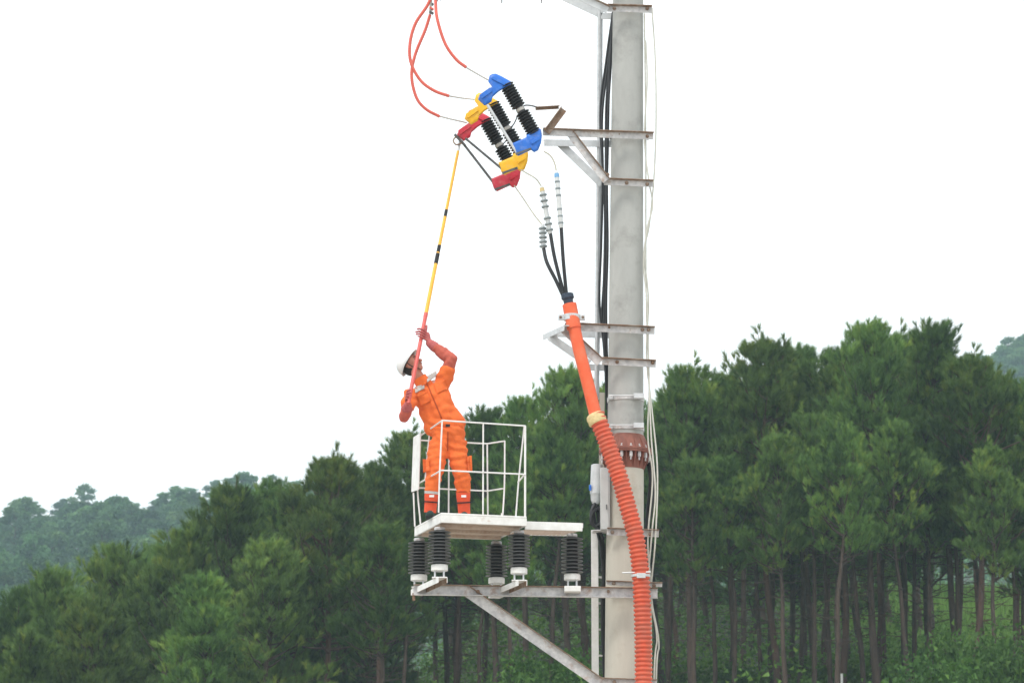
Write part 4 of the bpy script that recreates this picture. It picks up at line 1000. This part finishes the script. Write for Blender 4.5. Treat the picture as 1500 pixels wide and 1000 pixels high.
# ------------------------------------------------------------------ cut-out switches
SW = {'blue': 29.50, 'yellow': 30.08, 'red': 30.62}
SOFF = {'blue': (0, 0), 'yellow': (-20, 28), 'red': (-31, 52)}
LAB = {'blue': 'blue capped cut-out switch, topmost and nearest of the three', 'yellow': 'yellow capped cut-out switch in the middle of the three',
       'red': 'red capped cut-out switch, lowest of the three, hooked by the stick'}
def Z2(x, y): return 640 + x / 5.0, 90 + y / 5.0
TOPC = [(385, 105), (405, 92), (432, 90), (480, 112), (545, 148), (547, 168), (500, 192), (450, 225), (408, 262), (400, 296), (350, 326), (300, 280), (312, 250), (368, 208), (402, 186), (375, 150)]
BOTC = [(548, 602), (655, 556), (655, 538), (752, 490), (764, 500), (770, 545), (764, 595), (742, 652), (712, 667), (690, 650), (594, 694), (572, 672)]
AXD = (Vector((735, 520)) - Vector((515, 165))).normalized()
for cname, Y in SW.items():
    ox, oy = SOFF[cname]
    def sp(x, y, dy=0): a, b_ = Z2(x, y); return at(a + ox, b_ + oy, Y + dy)
    root = empty('cutout_switch', sp(600, 360), LAB[cname], 'switch', 'coloured cut-out switches')
    mt = M[cname]
    for nm, poly in (('top_cap', TOPC), ('bottom_cap', BOTC)):
        m = MB(); n = len(poly); T = .055
        cx = sum(p[0] for p in poly) / n; cy = sum(p[1] for p in poly) / n
        lay = [(-T, .80), (-T * .72, .97), (0, 1.0), (T * .72, .97), (T, .80)]
        vs = []
        for dy, k in lay:
            for x, y in poly: vs.append(sp(cx + (x - cx) * k, cy + (y - cy) * k, dy))
        fs = [(i * n + j, i * n + (j + 1) % n, (i + 1) * n + (j + 1) % n, (i + 1) * n + j) for i in range(4) for j in range(n)]
        fs += [tuple(range(n)), tuple(4 * n + j for j in range(n))[::-1]]
        m.add(vs, fs); c = m.build(nm, mt, root, bevel=.006, sharp=50)
        if nm == 'top_cap':
            MB().bar(sp(318, 262, -.062), sp(398, 205, -.066), V(0, .012, 0), sp(318, 262) - sp(336, 292)).build('cap_ridge', mt, c, bevel=.004)
            MB().bar(sp(402, 118, -.06), sp(500, 168, -.066), V(0, .012, 0), sp(402, 118) - sp(396, 138)).build('cap_ridge', mt, c, bevel=.004)
        else:
            MB().bar(sp(690, 600, -.064), sp(752, 560, -.06), V(0, .014, 0), sp(700, 590) - sp(708, 612)).build('cap_ridge', mt, c, bevel=.004)
            MB().bar(sp(578, 680, -.05), sp(690, 640, -.05), V(0, .02, 0), sp(600, 680) - sp(604, 694)).build('hinge_bar', M['dark_metal'], c)
    p0, p1 = sp(508, 172), sp(718, 540)
    MB().tube([p0, p1], .043, 16).build('insulator_core', M['silicone'], root)
    first = None; N_ = 20
    for k in range(N_):
        t = (k + .5) / N_
        if abs(t - .50) < .035: continue
        c = p0.lerp(p1, t); d = (p1 - p0).normalized(); rb = .080
        key = 0
        if first is None: first = {}
        if key not in first:
            o = MB().lathe(c + d * .010, c - d * .012, [(0, .042), (.5, rb - .002), (.62, rb), (.75, rb - .003), (1, .042)], 20).build('shed', M['silicone'], root, sharp=50); first[key] = (o, c)
        else:
            o0, c_0 = first[key]; o = o0.copy(); COL.objects.link(o); o.location = o0.location + (c - c_0)
    c = p0.lerp(p1, .5); d = (p1 - p0).normalized()
    MB().lathe(c - d * .02, c + d * .02, [(0, .044), (.1, .049), (.9, .049), (1, .044)], 16).build('mid_clamp', M['bare'], root)
    MB().tube(catmull([c + V(.02, .0, 0), c + V(.08, -.1, .035), c + V(.145, -.5, .08)] if cname != 'blue' else [c, c + V(.04, .02, .01)], 4), .007, 8).build('clamp_rod', M['dark_metal'], root)
    if cname == 'blue': MB().tube([sp(370, 318, -.03), sp(585, 668, -.03)], .016, 10).build('blade', M['galv_clean'], root)
    elif cname == 'yellow':
        MB().tube([at(682, 203, Y + .0), at(737, 249, Y - .03)], .013, 8).build('blade', M['dark_metal'], root)
    else:
        MB().tube([at(676, 207, Y), at(727, 273, Y - .03)], .014, 8).build('blade', M['dark_metal'], root)
        MB().tube([at(666, 197, Y - .05), at(681, 213, Y - .04)], .015, 8).build('pull_hook', M['dark_metal'], root)
        MB().tube(catmull([at(668, 200, Y - .05), at(664, 206, Y - .06), at(668, 212, Y - .07), at(676, 210, Y - .06)], 4), .009, 8).build('pull_ring', M['rust'], root)

# red jumper cables
def cable(name, pts, r, m_, label, cat='cable', bare=None, group=None, n=10):
    P = [at(*p) for p in pts]
    root = empty(name, P[len(P) // 2], label, cat, group)
    MB().tube(catmull(P, 10), r, n).build('sheath', m_, root)
    if bare: MB().tube(catmull([at(*p) for p in bare], 6), .0085, 8).build('bare_end', M['bare'], root)
    return root
cable('jumper_cable', [(636, -60, 29.6), (638, 0, 29.55), (640.5, 28, 29.5), (652, 64, 29.5), (668, 87, 29.5), (683, 99, 29.5)], .0175, M['redcable'], 'red jumper cable, rightmost, running to the blue switch cap', bare=[(681, 98, 29.5), (700, 109, 29.5), (718, 119, 29.48)])
cable('jumper_cable', [(640, -50, 30.1), (630, 0, 30.1), (609, 34, 30.1), (600.6, 64, 30.1), (602, 92, 30.1), (616, 118, 30.1), (636, 133, 30.1), (658, 141, 30.1)], .0175, M['redcable'], 'red jumper cable bowing furthest left, running to the yellow switch cap', bare=[(656, 140.5, 30.1), (678, 144, 30.1), (700, 146, 30.08)])
cable('jumper_cable', [(630, 22, 30.6), (623, 44, 30.6), (608, 81, 30.6), (603, 112, 30.6), (610, 143, 30.6), (624, 160, 30.6), (644, 171, 30.6)], .0175, M['redcable'], 'red jumper cable hanging lowest, running to the red switch cap', bare=[(642, 170, 30.6), (662, 175, 30.6), (684, 180, 30.6)])
cl = empty('cable_clamp', at(631, 16, 30.6), 'grey and red clamp joining the lowest red cable at the top edge', 'clamp')
MB().tube([at(626, 34, 30.6), at(632, 12, 30.6)], .012, 8).build('clamp_rod', M['galv_clean'], cl)
MB().tube([at(630, 20, 30.58), at(634, -30, 30.5)], .014, 8).build('bare_wire', M['bare'], cl)
for y in (6, 13, 19): MB().box(at(632, y, 30.57), (.05, .04, .022), Matrix.Rotation(.5, 3, 'Y')).build('jaw', M['redcable'] if y == 13 else M['dark_metal'], cl, bevel=.003)
# strain insulator just above the frame
si = empty('strain_insulator', at(640, -6, 30.1), 'dark ribbed strain insulator whose sheds just dip into the top edge', 'insulator')
MB().tube([at(636, -5, 30.1), at(690, -9, 30.1)], .02, 12).build('core', M['silicone'], si)
for k in range(9):
    c = at(641 + 4.6 * k, -5 - .35 * k, 30.1); MB().lathe(c - V(.008, 0, 0), c + V(.008, 0, 0), [(0, .03), (.4, .058), (.6, .058), (1, .03)], 16).build('shed', M['silicone'], si)
ca = empty('top_crossarm', at(915, -45, NEARY), 'steel crossarm above the frame with bolt tips hanging in at the top edge', 'crossarm')
MB().angle(at(600, -62, NEARY - .2), at(955, -52, NEARY), DN, OUT, .09, .07).build('angle_bar', [M['galv'], M['rust']], ca)
for px in (735, 793): MB().tube([at(px, -70, NEARY - .2), at(px, 5, NEARY - .2)], .0065, 6).build('bolt_rod', M['dark_metal'], ca)

# ------------------------------------------------------------------ cable terminations
def termination(y0, y1, Y, x0, x1, nshed, r, wire, black, col, label):
    root = empty('cable_termination', at(x0, y0, Y), label, 'cable end', 'cable ends below the switches')
    MB().tube(catmull([at(*p) for p in wire], 6), .0075, 6).build('earth_lead', M['bare_thin'], root)
    A, B = at(x0, y0, Y), at(x1, y1, Y)
    MB().lathe(A, B, [(0, .008), (.03, .018), (.12, .024), (.97, .026), (1, .019)], 14).build('sleeve', M['sleeve_white'], root)
    if col: MB().lathe(A.lerp(B, .05), A.lerp(B, .12), [(0, .025), (1, .027)], 14).build('phase_band', col, root)
    d = (B - A).normalized()
    for k in range(nshed):
        t = .2 + .72 * k / max(1, nshed - 1)
        if nshed > 5 and k == nshed // 2: continue
        c = A.lerp(B, t); MB().lathe(c - d * .017, c + d * .014, [(0, .020), (.15, r * .9), (.4, r), (.7, r * .95), (1, .022)], 16).build('shed', M['sleeve'], root)
    MB().tube(catmull([at(*p) for p in black], 8), .0195, 12).build('cable_core', M['blackcable'], root)
termination(250, 334, 29.5, 815, 822, 7, .030, [(797, 222, 29.5), (806, 228, 29.5), (812, 238, 29.5), (815, 251, 29.5)], [(822, 332, 29.5), (825, 380, 29.52), (830, 434, 29.58)], M['lightblue'], 'rightmost cable end with light blue band under the blue switch')
termination(272, 343, 29.62, 793, 806, 7, .042, [(760, 247, 30.08), (772, 254, 29.9), (785, 262, 29.7), (793, 273, 29.62)], [(806, 341, 29.62), (813, 380, 29.6), (827, 434, 29.6)], M['tape'], 'middle cable end with cream band under the yellow switch')
termination(328, 364, 29.72, 794.5, 796, 5, .044, [(752, 270, 30.6), (766, 290, 30.3), (782, 314, 29.9), (794, 329, 29.72)], [(796, 362, 29.72), (801, 384, 29.66), (814, 410, 29.62), (827, 438, 29.6)], None, 'lowest cable end with grey sheds under the red switch')

# orange pipe, boot and corrugated hose
pipe = empty('orange_pipe', at(850, 520, 29.55), 'smooth orange pipe with navy boot leading the three cables down', 'pipe')
MB().lathe(at(830.5, 430, 29.58), at(833.5, 447, 29.58), [(0, .055), (.08, .066), (.4, .068), (.55, .052), (1, .05)], 20).build('breakout_boot', M['boot'], pipe)
MB().tube([at(834, 446, 29.58), at(841, 481, 29.56)], [.076, .076], 24).build('end_sleeve', M['orange_pipe'], pipe)
MB().tube(catmull([at(839, 470, 29.57), at(849, 515, 29.54), (at(862, 565, 29.52)), at(874, 615, 29.5)], 8), .066, 24).build('tube', M['orange_pipe'], pipe)
m = MB(); c = at(837.5, 465, 29.58)
pc = empty('pipe_clamp', c, 'galvanised strap clamp gripping the top of the orange pipe', 'clamp')
MB().lathe(c - V(0, 0, .032), c + V(0, 0, .032), [(0, .082), (.03, .086), (.97, .086), (1, .082)], 28).build('strap', M['galv_clean'], pc)
for sx in (-1, 1): MB().box(c + V(sx * .112, -.0, 0), (.06, .028, .06)).build('strap_ear', M['galv_clean'], pc, bevel=.003); bolts(pc, [c + V(sx * .118, -.015, 0)], .012)
path = catmull([at(873, 607, 29.5), at(889, 648, 29.48), at(906, 695, 29.46), at(919, 740, 29.44), at(931, 785, 29.43), at(938, 835, 29.43), at(941, 890, 29.42), at(942.5, 950, 29.42), at(943, 1040, 29.4), at(944, 1200, 29.4), at(944, 1392, 29.4)], 24)
ln = [0]
for i in range(1, len(path)): ln.append(ln[-1] + (path[i] - path[i - 1]).length)
pts, rad = [], []; s_ = 0; PIT = .047; i = 0
while s_ < ln[-1] - .01:
    while ln[i + 1] < s_: i += 1
    f = (s_ - ln[i]) / (ln[i + 1] - ln[i]); pts.append(path[i].lerp(path[i + 1], f)); ph = (s_ / PIT) % 1
    rad.append(.0925 if ph < .48 else .0775 if .60 < ph < .90 else .085); s_ += PIT / 8
hose = empty('corrugated_hose', pts[0], 'thick orange corrugated hose curving down in front of the utility pole', 'hose')
MB().tube(pts, rad, 28).build('hose_wall', M['orange_hose'], hose, sharp=70)
tp = MB(); q0, q1 = at(870, 606, 29.5), at(876.5, 620, 29.49)
tp.lathe(q0, q1, [(0, .072), (.1, .09), (.35, .099), (.6, .095), (.85, .1), (1, .092)], 20); tp.build('tape_wrap', M['tape'], hose)
hc = empty('hose_clamp', at(939, 842, 29.43), 'small galvanised clamp holding the orange hose at the platform beam', 'clamp')
c = at(938.5, 843, 29.43); MB().lathe(c - V(0, 0, .014), c + V(0, 0, .014), [(0, .096), (.05, .099), (.95, .099), (1, .096)], 28).build('strap', M['galv_clean'], hc)
MB().box(c + V(.0, -.105, -.01), (.09, .03, .05)).build('buckle', M['galv_clean'], hc, bevel=.003)
MB().tube([c + V(-.19, -.02, .03), c + V(.1, -.08, .03)], .008, 8).build('clamp_bolt', M['galv_clean'], hc)

# ------------------------------------------------------------------ ladder, conduit, boxes and cables along the pole
lad = empty('ladder', at(871, 1000, 30.1), 'pale steel ladder standing behind the left side of the pole', 'ladder')
MB().bar(at(871, 776, 30.12), V(at(871, 1000, 30.12).x, 30.12, 0), V(.075, 0, 0), V(0, .03, 0)).build('stile', M['white'], lad, bevel=.003)
MB().bar(at(908, 776, 30.27), V(at(908, 1000, 30.27).x, 30.27, 0), V(.06, 0, 0), V(0, .03, 0)).build('stile', M['white'], lad, bevel=.003)
for k in range(-1, 16):
    y = 883 + 38.2 * k
    if y < 780: continue
    a_ = at(875, y, 30.12); MB().tube([a_, a_ + V(.25, .15, 0)], .011, 8).build('rung', M['white'], lad)
for yy in (560, 600, 640, 680, 720):
    pass
MB().bar(at(882, 575, 30.2), at(881, 690, 30.2), V(.055, 0, 0), V(0, .03, 0)).build('upper_stile', M['lower_paint'], lad, bevel=.003)
con = empty('steel_conduit', at(875, 300, 30.2), 'thin galvanised conduit running down left of the concrete pole', 'pipe')
MB().tube([at(878, 14, 30.25), at(877, 200, 30.25), at(875, 400, 30.22), at(873, 585, 30.2)], .021, 14).build('conduit_tube', M['galv_clean'], con)
MB().tube([at(881.5, 14, 30.3), at(880.5, 200, 30.3), at(878.5, 400, 30.27), at(876, 585, 30.25)], .012, 10).build('side_tube', M['galv_clean'], con)
def bundle(name, lines, r, m_, label, cat='cable'):
    root = empty(name, at(*lines[0][0]), label, cat)
    for l in lines: MB().tube(catmull([at(*p) for p in l], 8), r, 8).build('strand', m_, root)
    return root
bundle('black_cables', [[(898, 20, 30.12), (893, 90, 30.1), (888, 160, 30.1), (887.5, 260, 30.1), (887, 400, 30.1), (886, 470, 30.1), (887, 540, 30.1), (889, 600, 30.15)],
                        [(898, 40, 30.15), (890, 100, 30.12), (882, 170, 30.12), (883, 260, 30.12), (880.5, 360, 30.12), (878, 440, 30.12), (884, 500, 30.12), (888, 560, 30.15)],
                        [(897, 30, 30.1), (895, 90, 30.1), (891, 160, 30.05), (889, 260, 30.05), (890, 360, 30.05), (888, 440, 30.05), (889, 520, 30.1), (892, 600, 30.15)],
                        [(899, 10, 30.2), (888, 90, 30.2), (879.5, 170, 30.2), (886, 300, 30.2), (885, 400, 30.2), (882, 470, 30.2), (888, 540, 30.2)],
                        [(896, 60, 30.08), (892, 130, 30.08), (890, 230, 30.08), (887, 330, 30.08), (885.5, 420, 30.08), (886, 520, 30.1), (890, 590, 30.15)]],
       .0135, M['blackcable'], 'bundle of black cables running down the left side of the concrete pole')
bundle('black_cables', [[(868, 738, 30.0), (872, 765, 30.02), (880, 800, 30.02), (884, 850, 30.05), (882, 900, 30.1), (886, 1010, 30.2)], [(874, 738, 30.0), (878, 770, 30.02), (884, 810, 30.04), (886, 860, 30.08), (884, 920, 30.12), (890, 1010, 30.2)],
                        [(878, 745, 30.0), (881, 780, 30.05), (887, 820, 30.08), (884, 860, 30.1), (889, 930, 30.15)], [(872, 736, 29.98), (866, 752, 29.96), (870, 770, 29.97), (881, 764, 29.98), (880, 748, 29.98), (870, 745, 29.96)],
                        [(882, 740, 30.0), (869, 750, 29.95), (866, 765, 29.95), (876, 775, 29.97), (884, 790, 30.0)]],
       .017, M['blackcable'], 'tangle of black cables below the pale cylinder at the lower left of the pole')
bundle('black_cables', [[(951, 676, 30.05), (957, 700, 30.05), (955, 735, 30.05), (950, 765, 30.1), (947, 800, 30.15)], [(948, 672, 30.1), (953, 700, 30.1), (951, 740, 30.1), (947, 775, 30.15)], [(953, 676, 30.0), (953, 705, 30.02), (949, 750, 30.1), (946, 790, 30.15)]],
       .02, M['blackcable'], 'short black cable loop right of the pole just under the red-brown flange')
bundle('white_wires', [[(946, 60, 29.9), (948, 120, 29.88), (944, 200, 29.88), (950, 262, 29.8), (956, 300, 29.8), (948, 335, 29.8), (943, 385, 29.82), (948, 450, 29.82), (951, 560, 29.8), (954, 640, 29.76), (960, 720, 29.74), (955, 780, 29.72), (950, 860, 29.8), (962, 930, 29.8), (958, 1005, 29.8), (956, 1390, 29.8)],
                       [(955, 12, 29.85), (960, 90, 29.85), (961, 180, 29.85), (958, 260, 29.84), (951, 330, 29.84), (944, 370, 29.84), (950, 440, 29.84), (947, 520, 29.84), (955, 600, 29.8), (963, 690, 29.76), (960, 790, 29.72), (954, 870, 29.8), (965, 940, 29.8), (961, 1005, 29.8), (958, 1390, 29.8)],
                       [(944, 20, 29.9), (946, 200, 29.9), (946, 330, 29.9), (947, 450, 29.88), (951, 560, 29.86), (949, 640, 29.8), (956, 700, 29.78), (949, 790, 29.75), (953, 860, 29.8), (954, 1005, 29.85), (954, 1390, 29.85)]],
       .0085, M['whitewire'], 'loose off-white wires hanging down the right side of the pole', 'wire')

cyl = empty('surge_cylinder', at(874, 710, 30.0), 'pale grey cylinder with grey base left of the pole beside the cabinet', 'device')
a0, a1 = at(874.5, 680, 30.0), at(872.5, 738, 30.0)
MB().lathe(a0, a1, [(0, .045), (.02, .062), (.74, .064), (.76, .058), (.90, .052), (.97, .04), (1, .03)], 24).build('housing', M['galv_clean'], cyl)
MB().lathe(a1, a1 + (a1 - a0) * .06, [(0, .03), (1, .022)], 16).build('base_plug', M['dark_metal'], cyl)
MB().box(at(864.5, 714, 29.95), (.025, .02, .06)).build('blue_tag', M['blue'], cyl, bevel=.003)
box = empty('control_cabinet', at(888, 730, 30.0), 'narrow grey steel cabinet fixed to the left side of the cream pole section', 'cabinet')
MB().box(at(886, 732, 29.92), (.10, .22, .66)).build('cabinet_body', M['grey_box'], box, bevel=.006)
MB().box(at(885.5, 732, 29.80), (.085, .012, .62)).build('cabinet_door', M['grey_box'], box, bevel=.004)
MB().box(at(888.5, 742, 29.785), (.012, .02, .05)).build('door_handle', M['dark_metal'], box)
MB().bar(at(868, 778, 29.95), at(892, 778, 29.95), V(0, .2, 0), V(0, 0, .012)).build('mount_plate', M['galv'], box)
sg = empty('stake', at(1232, 990, 80), 'thin pale stake standing before the reddish trunk at the bottom edge', 'stake')
gz_ = float(ground_z(at(1232, 990, 80).x, 80)); sg.location.z = gz_
MB().tube([V(at(1232, 990, 80).x, 80, gz_ - .2), at(1233, 986, 80)], .035, 8).build('post', M['concrete'], sg)
print('pines', cnt, 'far', n_far)
